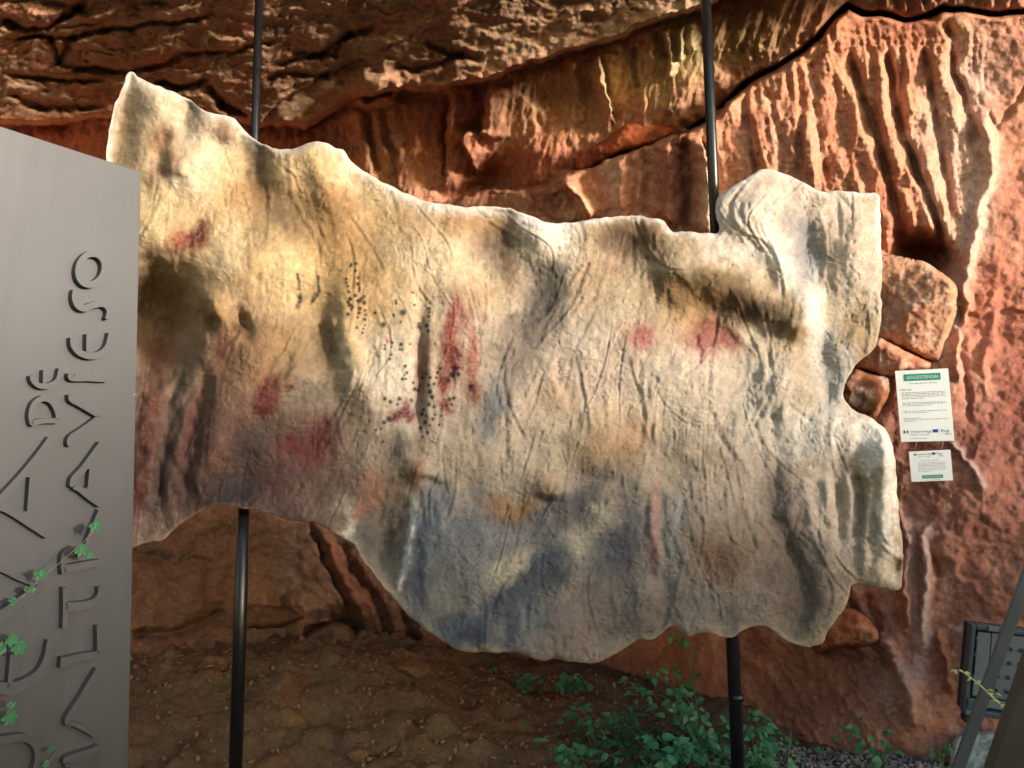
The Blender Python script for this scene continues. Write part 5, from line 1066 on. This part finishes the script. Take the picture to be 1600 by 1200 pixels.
def notice(corners, D, tilt, label, build):
    o, ex, ey, n = sheet_frame(corners, D, tilt)
    root = empty('notice', o + ex * .5 + ey); tag(root, label, 'notice', 'printed notices on the rock wall')
    def pt(u, v, l=0): return o + ex * u + ey * v + n * l
    def rect(name, u0, v0, u1, v1, mat, lift=.0012, th=.0004, parent=root):
        bm = bmesh.new(); box_bm(bm, pt(u0, v0, lift - th), ex * (u1 - u0), ey * (v1 - v0), n * th); return bm_obj(name, bm, mat, parent)
    rect('sheet', 0, 0, 1, 1, M_paper, 0, .0022)
    def rows(specs, seed):
        rg = random.Random(seed)
        for v, u0, u1, hgt in specs:
            bm = bmesh.new()
            u = u0
            while u < u1:
                w = min(rg.uniform(.015, .06), u1 - u)
                box_bm(bm, pt(u, v, .0004), ex * w, ey * hgt, n * .0003)
                u += w + rg.uniform(.008, .02)
            q = bm_obj('text_line', bm, M_ink, root); q['kind'] = 'stuff'
    def text(name, s, u, v, h, mat, wide=None, align='LEFT'):
        cu = bpy.data.curves.new(name, 'FONT'); cu.body = s; cu.size = 1; cu.extrude = .0; cu.align_x = align
        tmp = bpy.data.objects.new(name, cu); C.objects.link(tmp)
        dg = bpy.context.evaluated_depsgraph_get(); me = bpy.data.meshes.new_from_object(tmp.evaluated_get(dg))
        bpy.data.objects.remove(tmp); bpy.data.curves.remove(cu)
        xs = [q.co.x for q in me.vertices]; x0, x1 = min(xs), max(xs)
        H = ey.length; Wd = ex.length
        sx = (wide / (x1 - x0)) if wide else h * H / Wd / .72
        for q in me.vertices:
            q.co = pt(u + (q.co.x - x0) * sx, v + h - q.co.y * h / .72, .0018)
        me.materials.append(mat)
        ob = bpy.data.objects.new(name, me); C.objects.link(ob); reparent(ob, root); return ob
    build(rect, rows, text, pt, root, ex, ey, n)
    return root, pt
def logos(rect, text, v, h, x0, s, root):
    rect('flag_emblem', x0, v, x0 + .028 * s, v + h, M_green); rect('flag_emblem', x0 + .034 * s, v + h * .1, x0 + .055 * s, v + h * .9, M_white, .0013); rect('flag_emblem', x0 + .060 * s, v, x0 + .088 * s, v + h, M_red)
    text('lettering', 'interreg', x0 + .13 * s, v, h * .8, M_navy, .40 * s)
    text('lettering', 'España - Portugal', x0 + .13 * s, v + h * 1.25, h * .45, M_ink, .36 * s)
    e = rect('eu_flag', x0 + .57 * s, v - h * .15, x0 + .67 * s, v + h * .9, M_blue)
    text('lettering', 'First', x0 + .73 * s, v - h * .1, h * 1.0, M_inkb, .16 * s); text('lettering', 'Art', x0 + .80 * s, v + h * 1.05, h * .7, M_inkb, .12 * s)
def b1(rect, rows, text, pt, root, ex, ey, n):
    rect('green_banner', .165, .055, .845, .15, M_teal)
    text('lettering', 'JUNTA DE EXTREMADURA', .205, .078, .048, M_white, .60)
    specs = [(.185, .25, .77, .008), (.31, .09, .90, .007), (.33, .09, .92, .007), (.35, .09, .90, .007), (.372, .09, .91, .007), (.394, .09, .50, .007), (.452, .09, .90, .007), (.472, .09, .92, .007), (.493, .09, .62, .007), (.57, .09, .91, .007), (.592, .09, .56, .007), (.668, .09, .42, .007), (.688, .09, .92, .007), (.71, .09, .36, .007)]
    rows(specs, 4)
    text('lettering', 'FIRST ART', .075, .262, .020, M_inkb, .22)
    logos(rect, text, .84, .042, .07, .96, root)
    rows([(.955, .2, .48, .006)], 5)
def b2(rect, rows, text, pt, root, ex, ey, n):
    logos(rect, text, .07, .075, .13, .75, root)
    rows([(.31, .28, .70, .014), (.385, .20, .86, .012), (.43, .20, .86, .012), (.475, .20, .84, .012), (.52, .20, .86, .012), (.57, .20, .86, .012), (.615, .20, .84, .012), (.66, .20, .50, .012), (.955, .34, .72, .012)], 6)
    rect('green_banner', .285, .795, .77, .905, M_teal)
    text('lettering', 'JUNTA DE EXTREMADURA', .315, .825, .045, M_white, .42)
D1 = min(wall_depth(x, y) for x in (1400, 1440, 1480) for y in (580, 630, 690)) - .07
n1, p1 = notice([(1398.5, 579.6), (1481.6, 575.4), (1492, 686.9), (1408, 690.5)], D1, -.0008, 'tall white printed notice with a green heading bar, upper of the two', b1)
n2, p2 = notice([(1420.1, 705.8), (1485, 702.6), (1488.3, 750.7), (1424.2, 752.9)], D1 - .015, -.0008, 'small wide printed notice with a green bar near its foot, lower of the two', b2)
M_string = plain_mat('clear_cord', (170, 170, 165), rough=.4)
for ua, ub in ((.30, .14), (.80, .78)):
    bm = bmesh.new(); tube_bm(bm, [p1(ua, .99, -.001), p2(ub, .01, -.001)], .0009, 5); bm_obj('cord', bm, M_string, n2)

# ------------------------------------------------------------------ grey plastic case leaning on the stone block
M_case = plain_mat('grey_plastic', (62, 72, 80), rough=.5, spec=.4, vary=.12, scale=8)
M_case2 = plain_mat('grey_plastic_light', (98, 106, 110), rough=.55, spec=.4, vary=.1, scale=8)
M_case3 = plain_mat('dark_inside', (26, 28, 31), rough=.7, vary=.2)
CD = 2.72
def cpt(u, v):      # case face in its own plane: u to the right, v down, from traced corners
    a = Vector(at(1517, 975, CD)); b_ = Vector(at(1640, 990, CD - .06)); d_ = Vector(at(1504, 1116, CD - .01))
    return a + (b_ - a) * u + (d_ - a) * v
cN = (cpt(0, 1) - cpt(0, 0)).cross(cpt(1, 0) - cpt(0, 0)).normalized()
if cN.dot(Vector(CAM) - cpt(0, 0)) < 0: cN = -cN
case = empty('equipment_case', cpt(.5, 1)); tag(case, 'dark grey plastic case with a dimpled lid standing at the foot of the rock', 'case')
def cbox(name, u0, v0, u1, v1, l0, l1, mat, bev=.003, parent=None):
    bm = bmesh.new(); box_bm(bm, cpt(u0, v0) + cN * l0, cpt(u1, v0) - cpt(u0, v0), cpt(u0, v1) - cpt(u0, v0), cN * (l1 - l0), bev)
    return bm_obj(name, bm, mat, parent or case)
cbox('back_shell', .02, .02, .98, .98, -.09, -.02, M_case3)
for r_ in ((0, 0, .065, .99), (.935, 0, 1, .99), (.066, 0, .934, .055), (.066, .925, .934, .99)): cbox('frame_side', *r_, -.04, .008, M_case, .005)
cbox('inner_strip', .10, .075, .27, .78, -.02, .002, M_case2, .002)
lid = cbox('dimpled_lid', .285, .07, .93, .78, -.02, -.002, M_case2, .002)
for q in range(4):
    for p_ in range(5):
        u, v = .40 + .175 * p_ / 1.3, .22 + .155 * q
        if u > .9: continue
        bm = bmesh.new(); c_ = cpt(u, v)
        tube_bm(bm, [c_ - cN * .004, c_ + cN * .002, c_ + cN * .0025], [.0085, .0075, .005], 14); o_ = bm_obj('dimple', bm, M_case, case)
        bm = bmesh.new(); tube_bm(bm, [c_ + cN * .0026, c_ + cN * .0032], [.0045, .004], 10); bm_obj('dimple_core', bm, M_case3, case)
cbox('latch', .21, -.012, .34, .045, .008, .018, M_case2, .002)
for v in (.12, .3, .55): cbox('clip', .075, v, .098, v + .05, -.02, .006, M_case, .001)
cbox('hinge', .03, .80, .13, .93, .008, .02, M_case, .004); cbox('hinge', .02, .90, .09, .985, .008, .016, M_case2, .003)
cbox('tray', .30, .80, .92, .90, -.03, -.005, M_case2, .003)
for u in (.05, .88): cbox('foot', u, .99, u + .07, 1.10, -.06, -.01, M_case3, .002)

# ------------------------------------------------------------------ leaning steel stand at the right edge
M_steel = plain_mat('grey_steel_paint', (88, 94, 98), rough=.45, metal=.25, vary=.12, scale=9)
M_steel2 = plain_mat('brown_grey_steel', (84, 78, 72), rough=.55, metal=.15, vary=.15, scale=7)
stand = empty('steel_stand', (1.2, 1.75, .2)); tag(stand, 'leaning grey steel stand cut off by the right edge', 'stand')
def lean_bar(name, pa, pb, Da, Db, wpx, thick, mat, extra_dn, extra_up):
    A, B_ = Vector(at(*pa, Da)), Vector(at(*pb, Db)); d = (A - B_).normalized()
    w_ = Vector((1, -.25, 0)); w_ = (w_ - d * w_.dot(d)).normalized() * (wpx * Da / FPX)
    n_ = d.cross(w_).normalized()
    if n_.dot(Vector(CAM) - A) < 0: n_ = -n_
    dn = (B_.z - gh(B_.x, B_.y) + .02) / d.z if extra_dn is None else extra_dn
    lo = B_ - d * dn; hi = A + d * extra_up
    bm = bmesh.new(); box_bm(bm, lo, hi - lo, w_, -n_ * thick, .002); bm_obj(name, bm, mat, stand)
lean_bar('strut', (1597, 900), (1490, 1197), 1.75, 1.82, 17.5, .012, M_steel, None, .5)
lean_bar('leg', (1600, 1058), (1551, 1200), 1.30, 1.36, 120, .03, M_steel2, None, .25)
# ------------------------------------------------------------------ plants
M_leafd = plain_mat('dark_leaf', (50, 104, 74), rough=.5, spec=.4, vary=.35, scale=14, trans=.25)  # darker of the green leaf tones
M_leafb = plain_mat('bramble_leaf', (58, 120, 84), rough=.45, spec=.4, vary=.3, scale=14, trans=.25)
M_leafv = plain_mat('creeper_leaf', (52, 116, 76), rough=.42, spec=.4, vary=.2, scale=20, trans=.3)
M_leafy = plain_mat('young_leaf', (176, 190, 84), rough=.5, vary=.2, scale=20, trans=.3)
M_stem = plain_mat('stem', (120, 112, 92), rough=.7, vary=.3, scale=20)
M_stemg = plain_mat('green_stem', (84, 98, 62), rough=.6, vary=.3, scale=20)
def leaf_mesh(name, mat, L=1.0, W=.62, tip=1.5, serr=.0, fold=.22, droop=.25):
    n = 7
    V, F = [], []
    for i in range(n + 1):
        t = i / n
        w = W / 2 * (math.sin(math.pi * t ** .8) ** .85) * (1 - .25 * t ** tip) + (serr * (1 if i % 2 else -1) if 0 < i < n else 0)
        if i in (0, n): w = .012
        z = -droop * t * t
        V += [(t * L, -w, z + w * fold), (t * L, 0, z), (t * L, w, z + w * fold)]
    for i in range(n):
        a = i * 3
        F += [(a, a + 3, a + 4, a + 1), (a + 1, a + 4, a + 5, a + 2)]
    me = bpy.data.meshes.new(name); me.from_pydata(V, [], F); me.materials.append(mat)
    me.polygons.foreach_set('use_smooth', np.ones(len(F), bool)); me.update(); return me
def lobed_mesh(name, mat):
    """a creeper leaf: five pointed leaflets fanned from one stalk"""
    V, F = [], []
    for a, l in ((-78, .62), (-40, .85), (0, 1.0), (40, .85), (78, .62)):
        ar = math.radians(a); b0 = len(V); n = 5
        for i in range(n + 1):
            t = i / n; w = .0 if i == n else l * .24 * math.sin(math.pi * (t * .8 + .16)) + (.02 if i % 2 else 0)
            for s in (-1, 0, 1):
                x, y = t * l, s * w
                V.append((x * math.cos(ar) - y * math.sin(ar), x * math.sin(ar) + y * math.cos(ar), abs(s) * .05 - .22 * t * t * l))
        for i in range(n):
            a_ = b0 + i * 3
            F += [(a_, a_ + 3, a_ + 4, a_ + 1), (a_ + 1, a_ + 4, a_ + 5, a_ + 2)]
    me = bpy.data.meshes.new(name); me.from_pydata(V, [], F); me.materials.append(mat)
    me.polygons.foreach_set('use_smooth', np.ones(len(F), bool)); me.update(); return me
LM = {'oval': leaf_mesh('leaf', M_leafb, serr=.02), 'dark': leaf_mesh('leaf', M_leafd, W=.55, serr=.02), 'narrow': leaf_mesh('leaf', M_leafd, W=.26, droop=.4), 'young': leaf_mesh('leaf', M_leafy, W=.5), 'lobed': lobed_mesh('leaf', M_leafv), 'five': lobed_mesh('leaf', M_leafb)}
rgp = random.Random(5)
n_leaf = [0]
def leaf(parent, kind, p, size, direc, normal):
    o = bpy.data.objects.new('leaf', LM[kind]); C.objects.link(o)
    x = Vector(direc).normalized(); z = Vector(normal); z = (z - x * z.dot(x)).normalized(); y = z.cross(x)
    M = Matrix((x, y, z)).transposed().to_4x4()
    o.parent = parent; o.matrix_parent_inverse = Matrix.Translation(-Vector(parent.location))
    o.matrix_basis = Matrix.Translation(Vector(p)) @ M @ Matrix.Scale(size, 4)
    n_leaf[0] += 1
    return o
def rnd_leafpose(up=.5):
    d = Vector((rgp.uniform(-1, 1), rgp.uniform(-.9, .4), rgp.uniform(-.7, .35)))
    nrm = Vector((rgp.uniform(-.5, .6), -.75 + rgp.uniform(-.3, .3), up + rgp.uniform(-.3, .5)))
    return d, nrm
def curve_pts(ctrl, n=14):
    ctrl = [Vector(c) for c in ctrl]; out = []
    m = len(ctrl)
    for k in range(m - 1):
        p0, p1, p2, p3 = ctrl[max(k - 1, 0)], ctrl[k], ctrl[k + 1], ctrl[min(k + 2, m - 1)]
        for j in range(n):
            t = j / n
            out.append(.5 * ((2 * p1) + (p2 - p0) * t + (2 * p0 - 5 * p1 + 4 * p2 - p3) * t * t + (3 * p1 - p0 - 3 * p2 + p3) * t ** 3))
    out.append(ctrl[-1]); return out
def stem_part(parent, pts, r, mat, name='stem'):
    bm = bmesh.new(); tube_bm(bm, pts, [r * (1 - .6 * i / (len(pts) - 1)) for i in range(len(pts))], 6); return bm_obj(name, bm, mat, parent)

# creeper sprays hanging in front of the lettered plate
def vine(name, label, ctrl, leaves, lifts, rad=.0011):
    """ctrl in photo pixels with the distance off the plate; a real spray floating a few centimetres before it"""
    P = [on_plate(x, y, l) for x, y, l in ctrl]
    root = empty(name, P[0]); tag(root, label, 'creeper', 'creeper sprays before the lettered plate')
    stem_part(root, curve_pts(P, 8), rad, M_stem)
    for (x, y, s, ang), l in zip(leaves, lifts):
        c_ = on_plate(x, y, l); a = math.radians(ang)
        ex_ = (on_plate(x + 5 * math.cos(a), y - 5 * math.sin(a), l) - c_).normalized()
        leaf(root, 'lobed', c_, s * .82, ex_ + pN * .25, pN * 1.0 + Vector((0, 0, .25)))
vine('creeper', 'creeper spray with lobed leaves crossing the raised lettering', [(2, 944, .03), (22, 925, .05), (45, 898, .06), (75, 872, .065), (103, 846, .07), (126, 824, .07), (143, 808, .07)],
     [(124, 812, .030, -70), (102, 850, .032, -45), (117, 858, .020, -60), (44, 886, .030, -70), (28, 918, .018, 60), (12, 935, .020, 170), (34, 918, .016, 30)], [.075, .07, .07, .06, .05, .04, .045])
vine('creeper', 'creeper leaf cluster at the left border beside the big rounded E', [(-25, 1010, .03), (-5, 1000, .045), (8, 990, .05)], [(0, 990, .030, -30), (12, 1000, .034, -50), (-6, 1004, .028, 200)], [.05, .05, .045])
vine('creeper', 'creeper leaves at the left border above the rounded U', [(-30, 1130, .03), (-8, 1115, .04), (4, 1098, .045)], [(0, 1108, .034, -60), (2, 1096, .018, 40)], [.045, .045])
vine('creeper', 'tiny two leaved creeper tip beside the lettering at the bottom', [(88, 1171, .004), (76, 1180, .02), (66, 1187, .03)], [(70, 1168, .016, 80), (66, 1186, .016, 200)], [.03, .03])

# bramble and herb clump at the foot of the wall (each plant stands on the ground)
def plant(name, label, base_px, base_D, tips, leaves, kind, size, seed, stem_mat=M_stemg, spread=.03, group='green plants at the foot of the wall'):
    """tips: photo pixel + depth for each shoot; leaves are strung along the shoots in pairs"""
    rg = random.Random(seed)
    b = Vector(at(*base_px, base_D)); b.z = gh(b.x, b.y) - .01
    root = empty(name, b); tag(root, label, 'plant', group)
    for (tx, ty, tD) in tips:
        T = Vector(at(tx, ty, tD)); mid_ = b.lerp(T, .55) + Vector((rg.uniform(-.03, .03), rg.uniform(-.03, .03), .05 + .10 * (T - b).length))
        P = curve_pts([b + Vector((rg.uniform(-.02, .02), 0, 0)), mid_, T], 8)
        stem_part(root, P, .0022, stem_mat)
        k0 = 5
        for j in range(leaves + 1):
            t = .3 + .65 * (j + rg.random() * .6) / (leaves + 1)
            q = P[min(int(t * (len(P) - 1)), len(P) - 1)]
            for s_ in range(1 if rg.random() < .4 else 2):
                d, nm = rnd_leafpose()
                off = Vector((rg.uniform(-1, 1), rg.uniform(-1, .3), rg.uniform(-.6, .6))) * spread * 1.25
                kd = kind if not isinstance(kind, (list, tuple)) else rg.choice(kind)
                leaf(root, kd, q + off, size * .70 * rg.uniform(.6, 1.25), d, nm)
PL = [
    ('bramble', 'bramble with rounded leaves arching left of the right black pole', (1110, 1165), 3.25, [(955, 1065, 3.35), (1000, 1045, 3.4), (1050, 1070, 3.3), (985, 1085, 3.3), (1060, 1100, 3.2)], 6, 'oval', .058, 1),
    ('creeper_shoot', 'thin climbing shoot rising to the lower edge of the relief panel', (1100, 1150), 3.5, [(1042, 992, 3.45), (1066, 1040, 3.45)], 6, 'five', .035, 2),
    ('nettle', 'broad leaved plant directly left of the foot of the right pole', (1120, 1190), 3.0, [(1060, 1105, 3.1), (1085, 1130, 3.05), (1125, 1120, 3.1), (1100, 1150, 3.0)], 6, ['oval', 'dark'], .062, 3),
    ('nettle', 'bright leaved plant in the middle of the clump at the bottom edge', (1045, 1215), 2.95, [(1020, 1160, 3.0), (1060, 1165, 2.95), (1085, 1180, 2.9), (1040, 1190, 2.85)], 6, ['oval', 'five'], .066, 4),
    ('nettle', 'leafy plant close on the right side of the right pole', (1185, 1185), 3.05, [(1180, 1110, 3.1), (1200, 1130, 3.05), (1170, 1140, 3.05), (1195, 1165, 3.0)], 5, 'oval', .058, 5),
    ('bramble', 'dark bramble at the left of the clump reaching the bare earth', (930, 1190), 3.3, [(870, 1120, 3.5), (900, 1105, 3.45), (930, 1130, 3.35), (960, 1125, 3.3)], 5, 'dark', .050, 6),
    ('weed', 'small dark weed under the lowest point of the relief panel', (900, 1100), 4.0, [(892, 1060, 4.0), (905, 1075, 3.95), (880, 1080, 3.95)], 4, ['dark', 'five'], .055, 7),
    ('weed', 'small dark weed left of the lowest point of the relief panel', (825, 1085), 4.1, [(805, 1065, 4.1), (830, 1062, 4.1), (845, 1060, 4.05), (815, 1080, 4.05)], 4, 'dark', .052, 8),
    ('herb', 'narrow leaved herb in the middle of the clump behind the brambles', (985, 1160), 3.4, [(965, 1120, 3.45), (1000, 1125, 3.4), (1015, 1110, 3.45), (950, 1140, 3.4)], 6, 'narrow', .075, 9),
    ('nettle', 'low dark plant at the bottom edge left in the clump', (880, 1215), 3.0, [(855, 1165, 3.1), (890, 1180, 3.0), (925, 1175, 3.0), (965, 1185, 2.95)], 5, ['dark', 'oval'], .055, 10),
    ('nettle', 'pale green plant at the bottom edge right of the pole', (1195, 1230), 2.85, [(1165, 1180, 2.9), (1205, 1190, 2.85), (1225, 1200, 2.8)], 4, 'oval', .052, 11),
    ('weed', 'little plant with a few oval leaves against the red rock below the orange stone', (1320, 1172), 3.22, [(1303, 1148, 3.2), (1332, 1140, 3.2), (1352, 1122, 3.2), (1330, 1160, 3.18)], 2, 'oval', .052, 12),
    ('weed', 'low plant at the bottom right with leaves spread on the gravel', (1375, 1200), 3.1, [(1378, 1150, 3.12), (1390, 1170, 3.1), (1365, 1190, 3.05), (1385, 1195, 3.0)], 2, 'oval', .050, 13),
    ('weed', 'slim upright weed left of the stone block', (1478, 1190), 2.95, [(1476, 1155, 2.95), (1482, 1175, 2.9), (1465, 1190, 2.9)], 3, 'dark', .045, 14),
    ('weed', 'tiny weed between the right pole and the dry upright stalk', (1225, 1180), 3.15, [(1215, 1155, 3.15), (1222, 1165, 3.1)], 3, 'oval', .036, 15),
    ('weed', 'dim weed at the foot of the dark ribs on the left', (770, 1090), 4.3, [(760, 1075, 4.3), (740, 1078, 4.3)], 3, 'dark', .045, 16),
]
for p_ in PL: plant(*p_)
# twig with opening buds at the right edge
P = [Vector(at(x, y, 1.62)) for x, y in ((1620, 1150), (1577, 1114), (1553, 1092), (1530, 1070), (1510, 1054), (1498, 1048), (1489, 1047))]
tw = empty('budding_twig', P[0]); tag(tw, 'thin pale twig with small yellow green buds before the steel strut', 'twig')
stem_part(tw, curve_pts(P, 6), .0026, plain_mat('pale_twig', (168, 172, 160), rough=.6, vary=.15))
for x, y in ((1489, 1046), (1486, 1048), (1499, 1047), (1507, 1050), (1518, 1058), (1529, 1066), (1531, 1063), (1543, 1078), (1552, 1084), (1556, 1083), (1551, 1093), (1571, 1101), (1574, 1099), (1573, 1112), (1576, 1108)):
    d, nm = rnd_leafpose(); leaf(tw, 'young', Vector(at(x, y, 1.615)), .0125, d, nm)
# dry stalk
s0 = Vector(at(1228, 1178, 3.1)); s0.z = gh(s0.x, s0.y) - .01
st = bmesh.new(); tube_bm(st, [s0, Vector(at(1236, 1143, 3.1))], [.0028, .0018], 6)
tag(bm_obj('dry_stalk', st, M_stem), 'short dry stalk sticking up beside the tiny weed', 'stalk')

# gravel, litter and low growth that nobody could count
rg2 = np.random.default_rng(4)
def scatter(name, label, n, region, size, mat, flat=.7, seed=1):
    r = np.random.default_rng(seed)
    ico = bmesh.new(); bmesh.ops.create_icosphere(ico, subdivisions=1, radius=1); bv = np.array([v.co[:] for v in ico.verts]); bf = np.array([[v.index for v in f.verts] for f in ico.faces]); ico.free()
    V, F = [], []
    for k in range(n):
        x, y = region(r)
        s = r.uniform(*size); A = r.normal(size=(3, 3)); q, _ = np.linalg.qr(A)
        v = (bv * (1 + .35 * r.normal(size=(len(bv), 1)).clip(-1, 1)) * s * np.array([1, r.uniform(.6, 1), r.uniform(.4, flat)])) @ q.T
        V.append(v + np.array([x, y, gh(x, y) + s * .25])); F.append(bf + k * len(bv))
    o = mesh_from(name, np.concatenate(V), np.concatenate(F).astype(np.int32), mat, None, smooth=False)
    tag(o, kind='stuff'); return o
M_gravel = plain_mat('gravel_stone', (128, 126, 128), rough=.9, vary=.45, scale=30)
M_crumb = plain_mat('rock_crumbs', (120, 92, 66), rough=.95, vary=.4, scale=30)
def reg_gravel(r):
    p = at(r.uniform(1010, 1480), 1180, r.uniform(2.55, 3.35)); return p[0] * r.uniform(.97, 1.03), p[1]
scatter('gravel', 'grey gravel', 5200, reg_gravel, (.004, .014), M_gravel)
def reg_crumb(r):
    return r.uniform(-2.0, .9), 2.5 + 2.0 * r.random()
scatter('rock_crumbs', 'crumbs', 1300, reg_crumb, (.003, .016), M_crumb, .8, 2)
# dry leaves and twigs dropped on the floor
V, F = [], []
for k in range(420):
    x, y = rg2.uniform(-2.1, 1.9), 2.5 + 2.0 * rg2.random()
    if fbm(np.array([x / .5]), np.array([y / .5]), 2, 350)[0] < -.05: continue
    a = rg2.uniform(0, 6.28); s = rg2.uniform(.010, .030); b0 = len(V); z = gh(x, y) + .006
    d = np.array([math.cos(a), math.sin(a), rg2.uniform(-.2, .2)]); n_ = np.array([-math.sin(a), math.cos(a), rg2.uniform(-.3, .3)]) * rg2.uniform(.05, .5)
    c_ = np.array([x, y, z])
    V += [c_ - d * s, c_ + n_ * s + np.array([0, 0, s * .3]), c_ + d * s + np.array([0, 0, s * .25]), c_ - n_ * s + np.array([0, 0, s * .1])]; F.append((b0, b0 + 1, b0 + 2, b0 + 3))
M_litter = plain_mat('dry_leaf', (124, 96, 62), rough=.8, vary=.5, scale=9)
o = mesh_from('leaf_litter', np.array(V), np.array(F, np.int32), M_litter, None, smooth=False); tag(o, kind='stuff')
# a few bigger stones on the bare earth
for k, (px_, py_, D_, r, lab) in enumerate([(330, 1120, 3.5, .055, 'half buried stone left of the left black pole'), (450, 1165, 3.25, .05, 'brown stone right of the left black pole near the bottom edge'), (640, 1110, 3.7, .06, 'largest loose stone on the earth below the sagging edge of the relief panel'), (560, 1185, 3.1, .04, 'small pale stone at the bottom edge between pole and plants'), (255, 1060, 3.8, .07, 'broad stone beside the edge of the lettered plate on the earth')]):
    p = at(px_, py_, D_); z = gh(p[0], p[1])
    bm = bmesh.new(); bmesh.ops.create_icosphere(bm, subdivisions=4, radius=1)
    co = np.array([v.co[:] for v in bm.verts])
    rr = np.random.default_rng(k + 60); dd = np.full(len(co), 9.0)
    for q in range(14):
        n_ = rr.normal(size=3); n_ /= np.linalg.norm(n_); dd = np.minimum(dd, rr.uniform(.62, 1.0) / np.maximum(co @ n_, .05))
    dd = np.minimum(dd, 1.15) * (1 + .07 * fbm(co[:, 0] * 4 + co[:, 2] * 3, co[:, 1] * 4 - co[:, 2] * 2, 3, k))
    co = co * dd[:, None] * np.array([r * 1.4, r, r * .7]) + np.array([p[0], p[1], z + r * .22])
    fc_ = np.array([[v.index for v in f_.verts] for f_ in bm.faces], np.int32); bm.free()
    cl_ = np.tile(lin((112, 86, 62)), (len(co), 1)) * (1 + .3 * fbm(co[:, 0] / .02, co[:, 1] / .02 + co[:, 2] / .02, 3, k + 4))[:, None]
    tag(mesh_from('loose_stone', co, fc_, M_stone, None, np.clip(cl_, .01, .8)), lab, 'stone', 'loose stones on the earth floor')
# low mixed growth under the brambles: many small blades and leaflets
V, F = [], []
for k in range(1500):
    px_, D_ = rg2.normal(1050, 75), rg2.uniform(2.75, 3.45)
    p = at(px_, 1180, D_); x, y = p[0], p[1]
    z = gh(x, y) + abs(rg2.normal(0, .035)); a = rg2.uniform(0, 6.28); s = rg2.uniform(.010, .026)
    d = np.array([math.cos(a), math.sin(a), rg2.uniform(-.3, .6)]); d /= np.linalg.norm(d)
    n_ = np.cross(d, rg2.normal(size=3)); n_ /= np.linalg.norm(n_)
    c_ = np.array([x, y, z]); b0 = len(V)
    V += [c_ - d * s, c_ + n_ * s * .45, c_ + d * s, c_ - n_ * s * .45]; F.append((b0, b0 + 1, b0 + 2, b0 + 3))
o = mesh_from('ground_cover', np.array(V), np.array(F, np.int32), M_leafd, None, smooth=False); tag(o, kind='stuff')
